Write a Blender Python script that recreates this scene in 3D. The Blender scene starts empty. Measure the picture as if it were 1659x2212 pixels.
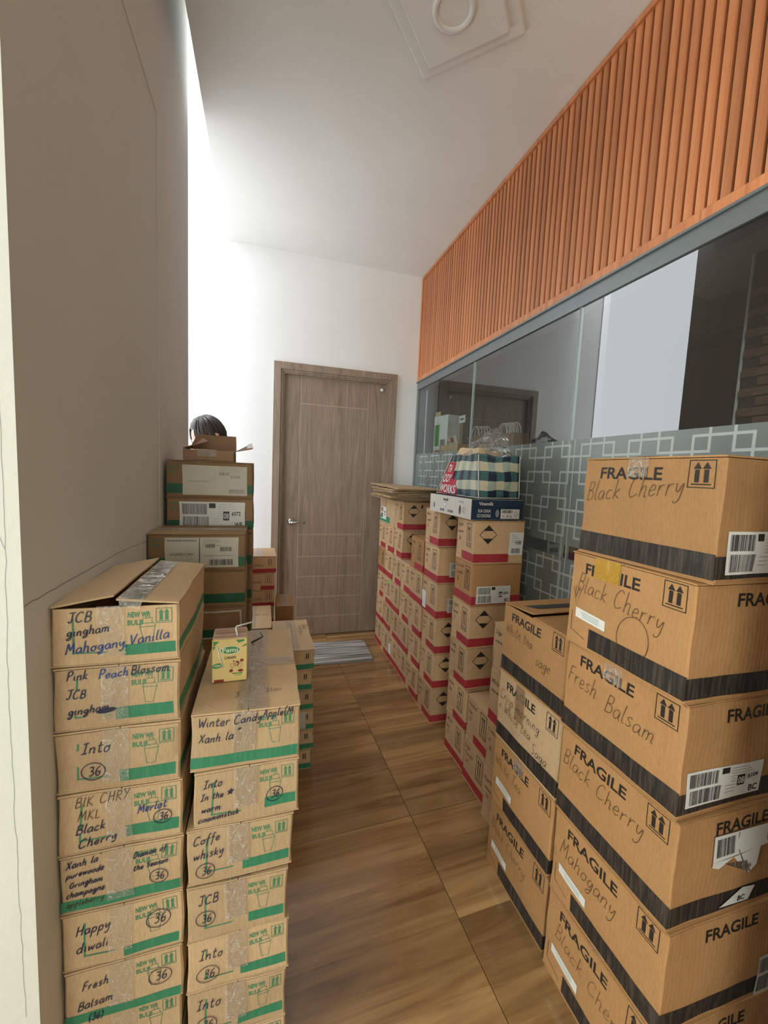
import bpy, math, random
from mathutils import Vector, Matrix, noise
R = math.radians
random.seed(4)
SC = bpy.context.scene
C = SC.collection

# ------------------------------------------------------------------ camera
H = 1.3846
cam = bpy.data.cameras.new('camera')
cam.sensor_fit = 'VERTICAL'; cam.sensor_height = 36.0
cam.lens = 876.67 / 2212 * 36.0
cam.clip_start = 0.02
co = bpy.data.objects.new('camera', cam); C.objects.link(co)
_r = Vector((0.95890913, -0.28029942, 0.04388068))
_d = Vector((0.01553402, -0.10256261, -0.99460525))
_f = Vector((0.28328779, 0.9544177, -0.09399405))
co.matrix_world = Matrix(((_r.x, -_d.x, -_f.x, 0), (_r.y, -_d.y, -_f.y, 0), (_r.z, -_d.z, -_f.z, H), (0, 0, 0, 1)))
SC.camera = co

# ------------------------------------------------------------------ light
SC.view_settings.view_transform = 'Standard'
SC.view_settings.look = 'None'
SC.view_settings.gamma = 1
SC.view_settings.use_curve_mapping = False
SC.view_settings.exposure = 0.0
w = bpy.data.worlds.new('world'); SC.world = w; w.use_nodes = True
bg = w.node_tree.nodes['Background']
bg.inputs[0].default_value = (0.86, 0.93, 1.0, 1); bg.inputs[1].default_value = 0.35

def area(name, loc, target, sx, sy, power, col):
    l = bpy.data.lights.new(name, 'AREA'); l.shape = 'RECTANGLE'; l.size = sx; l.size_y = sy
    l.energy = power; l.color = col
    o = bpy.data.objects.new(name, l); C.objects.link(o)
    o.location = loc
    o.rotation_euler = (Vector(target) - Vector(loc)).to_track_quat('-Z', 'Y').to_euler()
    return o
SKY_W, WIN_W, VOID_W, BACK_W, ROOM_W = 78, 72, 38, 70, 11
area('skylight_daylight', (-0.46, 2.75, 5.15), (-0.46, 2.75, 0), 0.3, 1.0, SKY_W, (0.93, 0.97, 1.0))
area('stair_window_daylight', (-0.598, 2.773, 2.14), (0, 2.773, 2.14), 1.05, 4.1, VOID_W, (0.92, 0.97, 1.0))
area('side_window_daylight', (-2.45, 0.10, 1.55), (0, 0.1, 1.55), 1.25, 2.1, WIN_W, (0.96, 1.0, 0.91))
area('front_window_daylight', (-0.95, -3.02, 1.45), (-0.95, 1, 1.45), 2.0, 2.2, BACK_W, (0.955, 1.0, 0.91))
area('office_ceiling_glow', (2.6, 1.0, 2.6), (2.6, 1.0, 0), 1.0, 1.0, ROOM_W, (0.95, 1.0, 1.0))

# ------------------------------------------------------------------ materials
def mk(name):
    m = bpy.data.materials.new(name); m.use_nodes = True
    nt = m.node_tree; b = nt.nodes['Principled BSDF']
    return m, nt, b
def N(nt, t, **k):
    n = nt.nodes.new(t)
    for a, v in k.items():
        if a == 'op': n.operation = v
        elif a == 'bt': n.blend_type = v
        else: n.inputs[a].default_value = v
    return n
def L(nt, a, b): nt.links.new(a, b)
def coords(nt, scale=(1, 1, 1), kind='Object'):
    tc = nt.nodes.new('ShaderNodeTexCoord'); mp = nt.nodes.new('ShaderNodeMapping')
    mp.inputs['Scale'].default_value = scale
    L(nt, tc.outputs[kind], mp.inputs['Vector']); return mp.outputs['Vector']
def ramp(nt, src, stops):
    r = nt.nodes.new('ShaderNodeValToRGB'); L(nt, src, r.inputs[0])
    e = r.color_ramp.elements
    e[0].position, e[0].color = stops[0][0], (*stops[0][1], 1)
    e[1].position, e[1].color = stops[-1][0], (*stops[-1][1], 1)
    for p, c in stops[1:-1]:
        x = e.new(p); x.color = (*c, 1)
    return r.outputs['Color']
def nz(nt, vec, scale, detail=4, rough=0.55, dist=0.0):
    n = nt.nodes.new('ShaderNodeTexNoise'); n.inputs['Scale'].default_value = scale
    n.inputs['Detail'].default_value = detail; n.inputs['Roughness'].default_value = rough
    n.inputs['Distortion'].default_value = dist
    L(nt, vec, n.inputs['Vector']); return n.outputs[0]
def bump(nt, b, src, strength, dist=0.002):
    n = nt.nodes.new('ShaderNodeBump'); n.inputs['Strength'].default_value = strength
    n.inputs['Distance'].default_value = dist
    L(nt, src, n.inputs['Height']); L(nt, n.outputs[0], b.inputs['Normal'])
def mul(c, k): return tuple(min(1, x * k) for x in c)

def plain(name, col, rough=0.6, metal=0.0, var=0.06, bmp=0.0, spec=0.5):
    m, nt, b = mk(name)
    v = coords(nt)
    L(nt, ramp(nt, nz(nt, v, 14), [(0.3, mul(col, 1 - var)), (0.7, mul(col, 1 + var))]), b.inputs['Base Color'])
    b.inputs['Roughness'].default_value = rough; b.inputs['Metallic'].default_value = metal
    b.inputs['Specular IOR Level'].default_value = spec
    if bmp: bump(nt, b, nz(nt, v, 60), bmp)
    return m

def kraft(name, col, var=0.12):
    m, nt, b = mk(name)
    v = coords(nt)
    c1 = ramp(nt, nz(nt, v, 7, 6, 0.6), [(0.25, mul(col, 1 - var)), (0.75, mul(col, 1 + var))])
    fib = nz(nt, coords(nt, (160, 160, 22)), 3, 2)
    mx = nt.nodes.new('ShaderNodeMix'); mx.data_type = 'RGBA'; mx.blend_type = 'MULTIPLY'
    mx.inputs[0].default_value = 1
    L(nt, c1, mx.inputs[6])
    L(nt, ramp(nt, fib, [(0.25, (0.86, 0.85, 0.83)), (0.7, (1.06, 1.06, 1.06))]), mx.inputs[7])
    oi = nt.nodes.new('ShaderNodeObjectInfo')
    hs = nt.nodes.new('ShaderNodeHueSaturation')
    mr = nt.nodes.new('ShaderNodeMapRange'); mr.inputs[3].default_value = 0.88; mr.inputs[4].default_value = 1.1
    L(nt, oi.outputs['Random'], mr.inputs[0]); L(nt, mr.outputs[0], hs.inputs['Value'])
    L(nt, mx.outputs[2], hs.inputs['Color']); L(nt, hs.outputs[0], b.inputs['Base Color'])
    b.inputs['Roughness'].default_value = 0.72; b.inputs['Specular IOR Level'].default_value = 0.3
    wv = nt.nodes.new('ShaderNodeTexWave'); wv.wave_type = 'BANDS'; wv.bands_direction = 'DIAGONAL'
    wv.inputs['Scale'].default_value = 55; wv.inputs['Distortion'].default_value = 1.0
    mp = coords(nt, (1, 1, 0)); L(nt, mp, wv.inputs['Vector'])
    ad = nt.nodes.new('ShaderNodeMath'); ad.operation = 'MULTIPLY_ADD'; ad.inputs[1].default_value = 0.10
    L(nt, wv.outputs['Fac'], ad.inputs[0]); L(nt, nz(nt, v, 28, 5, 0.6), ad.inputs[2])
    bump(nt, b, ad.outputs[0], 0.35, 0.004)
    return m

def wood(name, dark, light, scale, rough, dist=1.2, bmp=0.15, rnd=True):
    m, nt, b = mk(name)
    v = coords(nt, scale)
    g = nz(nt, v, 1.0, 8, 0.62, dist)
    c1 = ramp(nt, g, [(0.28, dark), (0.5, tuple((a + c) / 2 for a, c in zip(dark, light))), (0.72, light)])
    hs = nt.nodes.new('ShaderNodeHueSaturation')
    if rnd:
        oi = nt.nodes.new('ShaderNodeObjectInfo')
        mr = nt.nodes.new('ShaderNodeMapRange'); mr.inputs[3].default_value = 0.82; mr.inputs[4].default_value = 1.15
        L(nt, oi.outputs['Random'], mr.inputs[0]); L(nt, mr.outputs[0], hs.inputs['Value'])
    L(nt, c1, hs.inputs['Color']); L(nt, hs.outputs[0], b.inputs['Base Color'])
    b.inputs['Roughness'].default_value = rough
    bump(nt, b, g, bmp, 0.002)
    return m

def plaster(name, col, rough=0.7):
    m, nt, b = mk(name)
    v = coords(nt)
    L(nt, ramp(nt, nz(nt, v, 1.6, 5, 0.6), [(0.3, mul(col, 0.96)), (0.7, mul(col, 1.03))]), b.inputs['Base Color'])
    b.inputs['Roughness'].default_value = rough; b.inputs['Specular IOR Level'].default_value = 0.25
    ad = nt.nodes.new('ShaderNodeMath'); ad.operation = 'ADD'
    L(nt, nz(nt, v, 3, 3), ad.inputs[0]); L(nt, nz(nt, v, 90, 3), ad.inputs[1])
    bump(nt, b, ad.outputs[0], 0.12, 0.004)
    return m

def cracked(name, col):
    m = plaster(name, col)
    nt = m.node_tree; b = nt.nodes['Principled BSDF']
    return m

def tape_mat(name, tint, fac, amt, rough=0.16, streak=0.45):
    m = bpy.data.materials.new(name); m.use_nodes = True; nt = m.node_tree
    for n in list(nt.nodes): nt.nodes.remove(n)
    out = nt.nodes.new('ShaderNodeOutputMaterial')
    tr = nt.nodes.new('ShaderNodeBsdfTransparent'); tr.inputs[0].default_value = (*tint, 1)
    df = nt.nodes.new('ShaderNodeBsdfDiffuse'); df.inputs[0].default_value = (*mul(tint, 0.95), 1)
    gl = nt.nodes.new('ShaderNodeBsdfGlossy'); gl.inputs['Roughness'].default_value = rough
    v = coords(nt)
    bp = nt.nodes.new('ShaderNodeBump'); bp.inputs['Strength'].default_value = 0.9; bp.inputs['Distance'].default_value = 0.006
    nn = nz(nt, coords(nt, (1, 1, .55)), 30, 3, 0.55, 2.5)
    L(nt, nn, bp.inputs['Height']); L(nt, bp.outputs[0], gl.inputs['Normal'])
    # milky creases where the film is wrinkled
    cr = ramp(nt, nz(nt, coords(nt, (1, 1, .6)), 24, 2, 0.5, 3.0), [(0.40, (0, 0, 0)), (0.495, (0, 0, 0)), (0.505, (1, 1, 1)), (0.515, (0.1, 0.1, 0.1)), (0.62, (0, 0, 0))])
    ms = N(nt, 'ShaderNodeMath', op='MULTIPLY_ADD'); ms.inputs[1].default_value = streak; ms.inputs[2].default_value = fac; L(nt, cr, ms.inputs[0])
    m1 = nt.nodes.new('ShaderNodeMixShader'); L(nt, ms.outputs[0], m1.inputs[0])
    L(nt, tr.outputs[0], m1.inputs[1]); L(nt, df.outputs[0], m1.inputs[2])
    m2 = nt.nodes.new('ShaderNodeMixShader')
    fr = nt.nodes.new('ShaderNodeFresnel'); fr.inputs[0].default_value = 1.45
    mm = nt.nodes.new('ShaderNodeMath'); mm.operation = 'MULTIPLY_ADD'; mm.inputs[1].default_value = 0.9; mm.inputs[2].default_value = amt
    L(nt, fr.outputs[0], mm.inputs[0]); L(nt, mm.outputs[0], m2.inputs[0])
    L(nt, m1.outputs[0], m2.inputs[1]); L(nt, gl.outputs[0], m2.inputs[2]); L(nt, m2.outputs[0], out.inputs[0])
    return m

def glass_mat(name, ior, tint):
    m = bpy.data.materials.new(name); m.use_nodes = True; nt = m.node_tree
    for n in list(nt.nodes): nt.nodes.remove(n)
    out = nt.nodes.new('ShaderNodeOutputMaterial')
    tr = nt.nodes.new('ShaderNodeBsdfTransparent'); tr.inputs[0].default_value = (*tint, 1)
    gl = nt.nodes.new('ShaderNodeBsdfGlossy'); gl.inputs['Roughness'].default_value = 0.0
    fr = nt.nodes.new('ShaderNodeFresnel'); fr.inputs[0].default_value = ior
    ge = nt.nodes.new('ShaderNodeNewGeometry'); iv = N(nt, 'ShaderNodeMath', op='SUBTRACT'); iv.inputs[0].default_value = 1.0
    L(nt, ge.outputs['Backfacing'], iv.inputs[1])
    fm = N(nt, 'ShaderNodeMath', op='MULTIPLY'); L(nt, fr.outputs[0], fm.inputs[0]); L(nt, iv.outputs[0], fm.inputs[1])
    m2 = nt.nodes.new('ShaderNodeMixShader'); L(nt, fm.outputs[0], m2.inputs[0])
    L(nt, tr.outputs[0], m2.inputs[1]); L(nt, gl.outputs[0], m2.inputs[2]); L(nt, m2.outputs[0], out.inputs[0])
    return m

def film_mat(name, col, alpha, rough):
    m, nt, b = mk(name)
    b.inputs['Base Color'].default_value = (*col, 1)
    L(nt, ramp(nt, nz(nt, coords(nt), 5, 4), [(0.3, mul(col, 0.93)), (0.7, mul(col, 1.07))]), b.inputs['Base Color'])
    b.inputs['Roughness'].default_value = rough; b.inputs['Alpha'].default_value = alpha
    b.inputs['Specular IOR Level'].default_value = 0.9
    bump(nt, b, nz(nt, coords(nt), 300, 2), 0.12, 0.001)
    return m

def stripe_mat(name, col, wear):
    m, nt, b = mk(name)
    v = coords(nt, (130, 130, 9))
    L(nt, ramp(nt, nz(nt, v, 1.0, 4, 0.7), [(0.45, col), (0.8, wear)]), b.inputs['Base Color'])
    b.inputs['Roughness'].default_value = 0.55
    return m

def floor_mat():
    m, nt, b = mk('wood_look_tile')
    tc = nt.nodes.new('ShaderNodeTexCoord')
    oi = nt.nodes.new('ShaderNodeObjectInfo')
    sp = nt.nodes.new('ShaderNodeSeparateXYZ'); L(nt, tc.outputs['Object'], sp.inputs[0])
    mult = N(nt, 'ShaderNodeMath', op='MULTIPLY'); mult.inputs[1].default_value = 1 / 0.1335
    L(nt, sp.outputs['Y'], mult.inputs[0])
    fl = N(nt, 'ShaderNodeMath', op='FLOOR'); L(nt, mult.outputs[0], fl.inputs[0])
    rm = N(nt, 'ShaderNodeMath', op='MULTIPLY'); rm.inputs[1].default_value = 37.0; L(nt, oi.outputs['Random'], rm.inputs[0])
    ad = N(nt, 'ShaderNodeMath', op='ADD'); L(nt, fl.outputs[0], ad.inputs[0]); L(nt, rm.outputs[0], ad.inputs[1])
    wn = nt.nodes.new('ShaderNodeTexWhiteNoise'); wn.noise_dimensions = '1D'; L(nt, ad.outputs[0], wn.inputs['W'])
    # grain coordinates shifted per plank
    cb = nt.nodes.new('ShaderNodeCombineXYZ')
    xs = N(nt, 'ShaderNodeMath', op='MULTIPLY'); xs.inputs[1].default_value = 1.5; L(nt, sp.outputs['X'], xs.inputs[0])
    ys = N(nt, 'ShaderNodeMath', op='MULTIPLY'); ys.inputs[1].default_value = 20.0; L(nt, sp.outputs['Y'], ys.inputs[0])
    zs = N(nt, 'ShaderNodeMath', op='MULTIPLY'); zs.inputs[1].default_value = 50.0; L(nt, wn.outputs['Value'], zs.inputs[0])
    L(nt, xs.outputs[0], cb.inputs[0]); L(nt, ys.outputs[0], cb.inputs[1]); L(nt, zs.outputs[0], cb.inputs[2])
    g = nz(nt, cb.outputs[0], 1.0, 7, 0.6, 0.8)
    c1 = ramp(nt, g, [(0.25, (0.165, 0.083, 0.030)), (0.48, (0.34, 0.192, 0.078)), (0.76, (0.53, 0.33, 0.15))])
    hs = nt.nodes.new('ShaderNodeHueSaturation')
    mr = nt.nodes.new('ShaderNodeMapRange'); mr.inputs[3].default_value = 0.72; mr.inputs[4].default_value = 1.22
    L(nt, wn.outputs['Value'], mr.inputs[0]); L(nt, mr.outputs[0], hs.inputs['Value'])
    L(nt, c1, hs.inputs['Color']); L(nt, hs.outputs[0], b.inputs['Base Color'])
    sm = nz(nt, coords(nt, (9, 2.2, 1)), 1.5, 5, 0.65)
    L(nt, ramp(nt, sm, [(0.35, (0.09,) * 3), (0.75, (0.22,) * 3)]), b.inputs['Roughness'])
    b.inputs['Specular IOR Level'].default_value = 0.8
    bump(nt, b, g, 0.04, 0.001)
    return m

KRAFT = kraft('kraft_cardboard', (0.56, 0.395, 0.23))
KRAFT_OR = kraft('brown_cardboard', (0.415, 0.225, 0.095), 0.07)
KRAFT_RED = kraft('tan_cardboard', (0.56, 0.37, 0.21))
KRAFT_DK = kraft('dark_cardboard', (0.30, 0.19, 0.11))
KRAFT_C = kraft('umber_cardboard', (0.29, 0.18, 0.09), 0.08)
EDGE = kraft('torn_cardboard_edge', (0.60, 0.44, 0.28))
INK_K = plain('black_print', (0.022, 0.018, 0.016), 0.5)
STRIPE_K = stripe_mat('black_band_print', (0.018, 0.015, 0.014), (0.10, 0.075, 0.055))
STRIPE_R = stripe_mat('red_band_print', (0.36, 0.022, 0.035), (0.42, 0.05, 0.055))
STRIPE_G = stripe_mat('green_band_print', (0.03, 0.22, 0.11), (0.07, 0.28, 0.16))
INK_G = plain('green_print', (0.06, 0.24, 0.12), 0.6)
MARK_B = plain('blue_black_marker', (0.012, 0.02, 0.06), 0.4)
MARK_BL = plain('blue_marker', (0.01, 0.05, 0.22), 0.4)
PEN = plain('brown_pen_line', (0.075, 0.040, 0.022), 0.5)
PEN_F = plain('faint_pen_line', (0.17, 0.09, 0.045), 0.6)
TAPE = tape_mat('clear_packing_tape', (1.0, 0.985, 0.94), 0.11, 0.0, 0.22, 0.6)
TAPE_Y = tape_mat('yellow_packing_tape', (0.62, 0.36, 0.05), 0.7, 0.03, .2, .1)
TAPE_T = tape_mat('tan_packing_tape', (0.80, 0.62, 0.42), 0.2, 0.02, 0.3, .05)
PLASTIC = tape_mat('clear_crumpled_plastic', (0.97, 0.96, 0.94), 0.10, 0.04, 0.10, 0.35)
LABEL = plain('white_label_paper', (0.72, 0.72, 0.70), 0.45, var=0.03)
LABEL_D = plain('old_label_paper', (0.56, 0.53, 0.44), 0.6, var=0.04)
WALL = plaster('white_wall_paint', (0.82, 0.82, 0.81))
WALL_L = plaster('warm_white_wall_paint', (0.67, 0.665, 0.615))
CEIL = plaster('white_ceiling_paint', (0.765, 0.76, 0.735))
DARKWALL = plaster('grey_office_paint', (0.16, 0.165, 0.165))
SLAT = wood('orange_brown_slat_wood', (0.38, 0.128, 0.050), (0.67, 0.272, 0.115), (26, 26, 1.6), 0.42)
SLAT_BK = plain('dark_slat_groove', (0.05, 0.018, 0.008), 0.7)  # backing darkened so the shade between slats is in its colour
DOORW = wood('grey_brown_door_wood', (0.20, 0.143, 0.10), (0.37, 0.28, 0.21), (22, 22, 1.5), 0.5, 2.2, 0.2, False)
GREYM = plain('grey_metal_frame', (0.20, 0.225, 0.23), 0.38, 0.4, 0.03)
CHROME = plain('brushed_chrome', (0.62, 0.6, 0.57), 0.22, 1.0, 0.02)
GLASS = glass_mat('partition_glass', 2.65, (0.88, 0.92, 0.91))
FILM = film_mat('frosted_window_film', (0.19, 0.225, 0.215), 0.84, 0.30)
FILM_L = film_mat('white_lattice_film', (0.42, 0.48, 0.46), 0.95, 0.4)
SEAL = plain('pale_silicone_joint', (0.42, 0.52, 0.50), 0.3)
FLOOR = floor_mat()
GROUT = plain('dark_grout', (0.05, 0.03, 0.018), 0.8)
BRICKM = plain('dark_brick', (0.20, 0.12, 0.09), 0.8, var=0.3, bmp=0.4)
WHITEP = plain('white_plastic', (0.75, 0.75, 0.73), 0.35, var=0.02)
BLACKP = plain('black_plastic', (0.02, 0.02, 0.02), 0.35, var=0.02)

# ------------------------------------------------------------------ object helpers
def link(name, verts, faces, mat, parent=None, smooth=False, kind=None):
    me = bpy.data.meshes.new(name); me.from_pydata([tuple(v) for v in verts], [], faces); me.update()
    if mat: me.materials.append(mat)
    if smooth:
        for p in me.polygons: p.use_smooth = True
    o = bpy.data.objects.new(name, me); C.objects.link(o)
    if parent: o.parent = parent
    if kind: o['kind'] = kind
    return o
def thing(name, label, cat, loc=(0, 0, 0), rz=0.0, group=None):
    o = bpy.data.objects.new(name, None); C.objects.link(o); o.empty_display_size = 0.05
    o.location = loc; o.rotation_euler = (0, 0, rz); o['label'] = label; o['category'] = cat
    if group: o['group'] = group
    return o
def tag(o, label, cat, group=None):
    o['label'] = label; o['category'] = cat
    if group: o['group'] = group
    return o
class MB:
    def __init__(s): s.v = []; s.f = []
    def box(s, x0, y0, z0, x1, y1, z1):
        b = len(s.v)
        s.v += [(x0, y0, z0), (x1, y0, z0), (x1, y1, z0), (x0, y1, z0), (x0, y0, z1), (x1, y0, z1), (x1, y1, z1), (x0, y1, z1)]
        s.f += [[b + i for i in q] for q in ((0, 3, 2, 1), (4, 5, 6, 7), (0, 1, 5, 4), (1, 2, 6, 5), (2, 3, 7, 6), (3, 0, 4, 7))]
        return s
    def bev(s, x0, y0, z0, x1, y1, z1, r):
        # box with chamfered edges along its four long z sides and top rim
        b = len(s.v)
        for (z, k) in ((z0, 0), (z1 - r, 0), (z1, r)):
            a, c = x0 + k, x1 - k; d, e = y0 + k, y1 - k
            s.v += [(a + r, d, z), (c - r, d, z), (c, d + r, z), (c, e - r, z), (c - r, e, z), (a + r, e, z), (a, e - r, z), (a, d + r, z)]
        for l in range(2):
            for i in range(8):
                j = (i + 1) % 8
                s.f.append([b + l * 8 + i, b + l * 8 + j, b + l * 8 + 8 + j, b + l * 8 + 8 + i])
        s.f.append([b + 7 - i for i in range(8)]); s.f.append([b + 16 + i for i in range(8)])
        return s
    def tube(s, pts, r, n=8, cap=True):
        pts = [Vector(p) for p in pts]; b = len(s.v)
        rr = r if isinstance(r, (list, tuple)) else [r] * len(pts)
        up = None
        for i, p in enumerate(pts):
            t = (pts[min(i + 1, len(pts) - 1)] - pts[max(i - 1, 0)]).normalized()
            if up is None:
                up = Vector((0, 0, 1)) if abs(t.z) < 0.9 else Vector((1, 0, 0))
            a = t.cross(up).normalized(); c = a.cross(t).normalized(); up = c
            for k in range(n):
                an = 2 * math.pi * k / n
                s.v.append(tuple(p + rr[i] * (math.cos(an) * a + math.sin(an) * c)))
        for i in range(len(pts) - 1):
            for k in range(n):
                j = (k + 1) % n
                s.f.append([b + i * n + k, b + i * n + j, b + (i + 1) * n + j, b + (i + 1) * n + k])
        if cap:
            s.f.append([b + k for k in range(n)][::-1]); s.f.append([b + (len(pts) - 1) * n + k for k in range(n)])
        return s
    def build(s, name, mat, parent=None, smooth=False, kind=None):
        return link(name, s.v, s.f, mat, parent, smooth, kind)
def bx(name, x0, y0, z0, x1, y1, z1, mat, parent=None, kind=None):
    return MB().box(x0, y0, z0, x1, y1, z1).build(name, mat, parent, kind=kind)

# ------------------------------------------------------------------ 2-D print shapes
def rect(u0, v0, u1, v1, cell=0.015):
    nu = max(1, int(abs(u1 - u0) / cell + 0.5)); nv = max(1, int(abs(v1 - v0) / cell + 0.5)); out = []
    for i in range(nu):
        for j in range(nv):
            a, b = u0 + (u1 - u0) * i / nu, u0 + (u1 - u0) * (i + 1) / nu
            c, d = v0 + (v1 - v0) * j / nv, v0 + (v1 - v0) * (j + 1) / nv
            out.append([(a, c), (b, c), (b, d), (a, d)])
    return out
def frame(u0, v0, u1, v1, t):
    return rect(u0, v0, u1, v0 + t) + rect(u0, v1 - t, u1, v1) + rect(u0, v0 + t, u0 + t, v1 - t) + rect(u1 - t, v0 + t, u1, v1 - t)
def ribbon(pts, wd):
    out = []
    P = [Vector(p) for p in pts]
    Lf = []
    for i, p in enumerate(P):
        t = P[min(i + 1, len(P) - 1)] - P[max(i - 1, 0)]
        if t.length < 1e-9: t = Vector((1, 0))
        t.normalize(); n = Vector((-t.y, t.x)) * wd / 2
        Lf.append((p + n, p - n))
    for i in range(len(P) - 1):
        a, b = Lf[i], Lf[i + 1]
        out.append([tuple(a[0]), tuple(a[1]), tuple(b[1]), tuple(b[0])])
    return out
def ell(cx, cy, rx, ry, wd, n=22, a0=0.0, a1=6.5, rot=0.0):
    pts = []
    for i in range(n + 1):
        a = a0 + (a1 - a0) * i / n; x, y = rx * math.cos(a), ry * math.sin(a)
        pts.append((cx + x * math.cos(rot) - y * math.sin(rot), cy + x * math.sin(rot) + y * math.cos(rot)))
    return ribbon(pts, wd)
def disc(cx, cy, rx, ry, n=20, rot=0.0):
    pts = []
    for i in range(n):
        a = 2 * math.pi * i / n; x, y = rx * math.cos(a), ry * math.sin(a)
        pts.append((cx + x * math.cos(rot) - y * math.sin(rot), cy + x * math.sin(rot) + y * math.cos(rot)))
    return [pts]
_tc = {}
def text(s, u, v, size, bold=0.0, width=None, shear=0.0):
    """printed letters as filled polygons, cap height = size, baseline at v"""
    key = (s, bold)
    if key not in _tc:
        cu = bpy.data.curves.new('t', 'FONT'); cu.body = s; cu.size = 1; cu.offset = bold; cu.resolution_u = 3
        o = bpy.data.objects.new('t', cu); me = o.to_mesh()
        pol = [[(me.vertices[i].co.x, me.vertices[i].co.y) for i in p.vertices] for p in me.polygons]
        o.to_mesh_clear(); bpy.data.objects.remove(o); bpy.data.curves.remove(cu)
        xs = [p[0] for q in pol for p in q]; ys = [p[1] for q in pol for p in q]
        _tc[key] = (pol, min(xs), max(xs), max(ys))
    pol, x0, x1, top = _tc[key]
    k = size / 0.70; kx = k if width is None else width / (x1 - x0)
    return [[(u + (x - x0) * kx + y * k * shear, v + y * k) for x, y in q] for q in pol]
def arrows(u, v, wd, ht, t=0.002, fat=0.2, bars=1, fr=True):
    o = []
    if fr: o += frame(u, v, u + wd, v + ht, t)
    m = wd * 0.14; b0 = v + ht * (0.2 if bars == 1 else 0.2)
    for c in (0.33, 0.67):
        x = u + wd * c; s = wd * fat * 0.36; hw = wd * (0.155 if fat > 0.15 else 0.085)
        hh = ht * (0.22 if fat > 0.15 else 0.14)
        o += [[(x - s, b0), (x + s, b0), (x + s, v + ht * 0.875 - hh), (x - s, v + ht * 0.875 - hh)]]
        o += [[(x - hw, v + ht * 0.9 - hh), (x + hw, v + ht * 0.9 - hh), (x, v + ht * 0.92)]]
    o += rect(u + m, v + ht * 0.11, u + wd - m, v + ht * 0.11 + t * 1.3)
    return o
def diamond(u, v, r, t=0.003):
    c = [(u, v - r), (u + r, v), (u, v + r), (u - r, v)]
    o = ribbon([c[0], c[1]], t) + ribbon([c[1], c[2]], t) + ribbon([c[2], c[3]], t) + ribbon([c[3], c[0]], t)
    k = 0.42
    o += [[(u - r * (1 - k), v + r * k), (u + r * (1 - k), v + r * k), (u, v + r)], [(u, v - r), (u + r * (1 - k), v - r * k), (u - r * (1 - k), v - r * k)]]
    return o
def barcode(u0, v0, u1, v1, seed):
    rg = random.Random(seed); o = []; x = u0
    while x < u1:
        wd = rg.choice((0.0007, 0.0011, 0.0018)); o.append([(x, v0), (x + wd, v0), (x + wd, v1), (x, v1)]); x += wd + rg.choice((0.0007, 0.0012, 0.0018))
    return o
def bulb(u, v, s, t=0.0011):
    """plug-in fragrance bottle outline"""
    o = ribbon([(u - .30 * s, v + .55 * s), (u + .30 * s, v + .55 * s), (u + .30 * s, v + .48 * s), (u + .36 * s, v + .44 * s), (u + .2 * s, v - .5 * s), (u - .2 * s, v - .5 * s), (u - .36 * s, v + .44 * s), (u - .30 * s, v + .48 * s), (u - .30 * s, v + .55 * s)], t)
    o += ribbon([(u - .22 * s, v + .55 * s), (u - .22 * s, v + .82 * s), (u + .22 * s, v + .82 * s), (u + .22 * s, v + .55 * s)], t)
    o += ribbon([(u - .09 * s, v + .82 * s), (u - .09 * s, v + 1.1 * s), (u + .09 * s, v + 1.1 * s), (u + .09 * s, v + .82 * s)], t)
    o += ribbon([(u - .34 * s, v + .36 * s), (u + .34 * s, v + .36 * s)], t)
    return o

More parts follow.
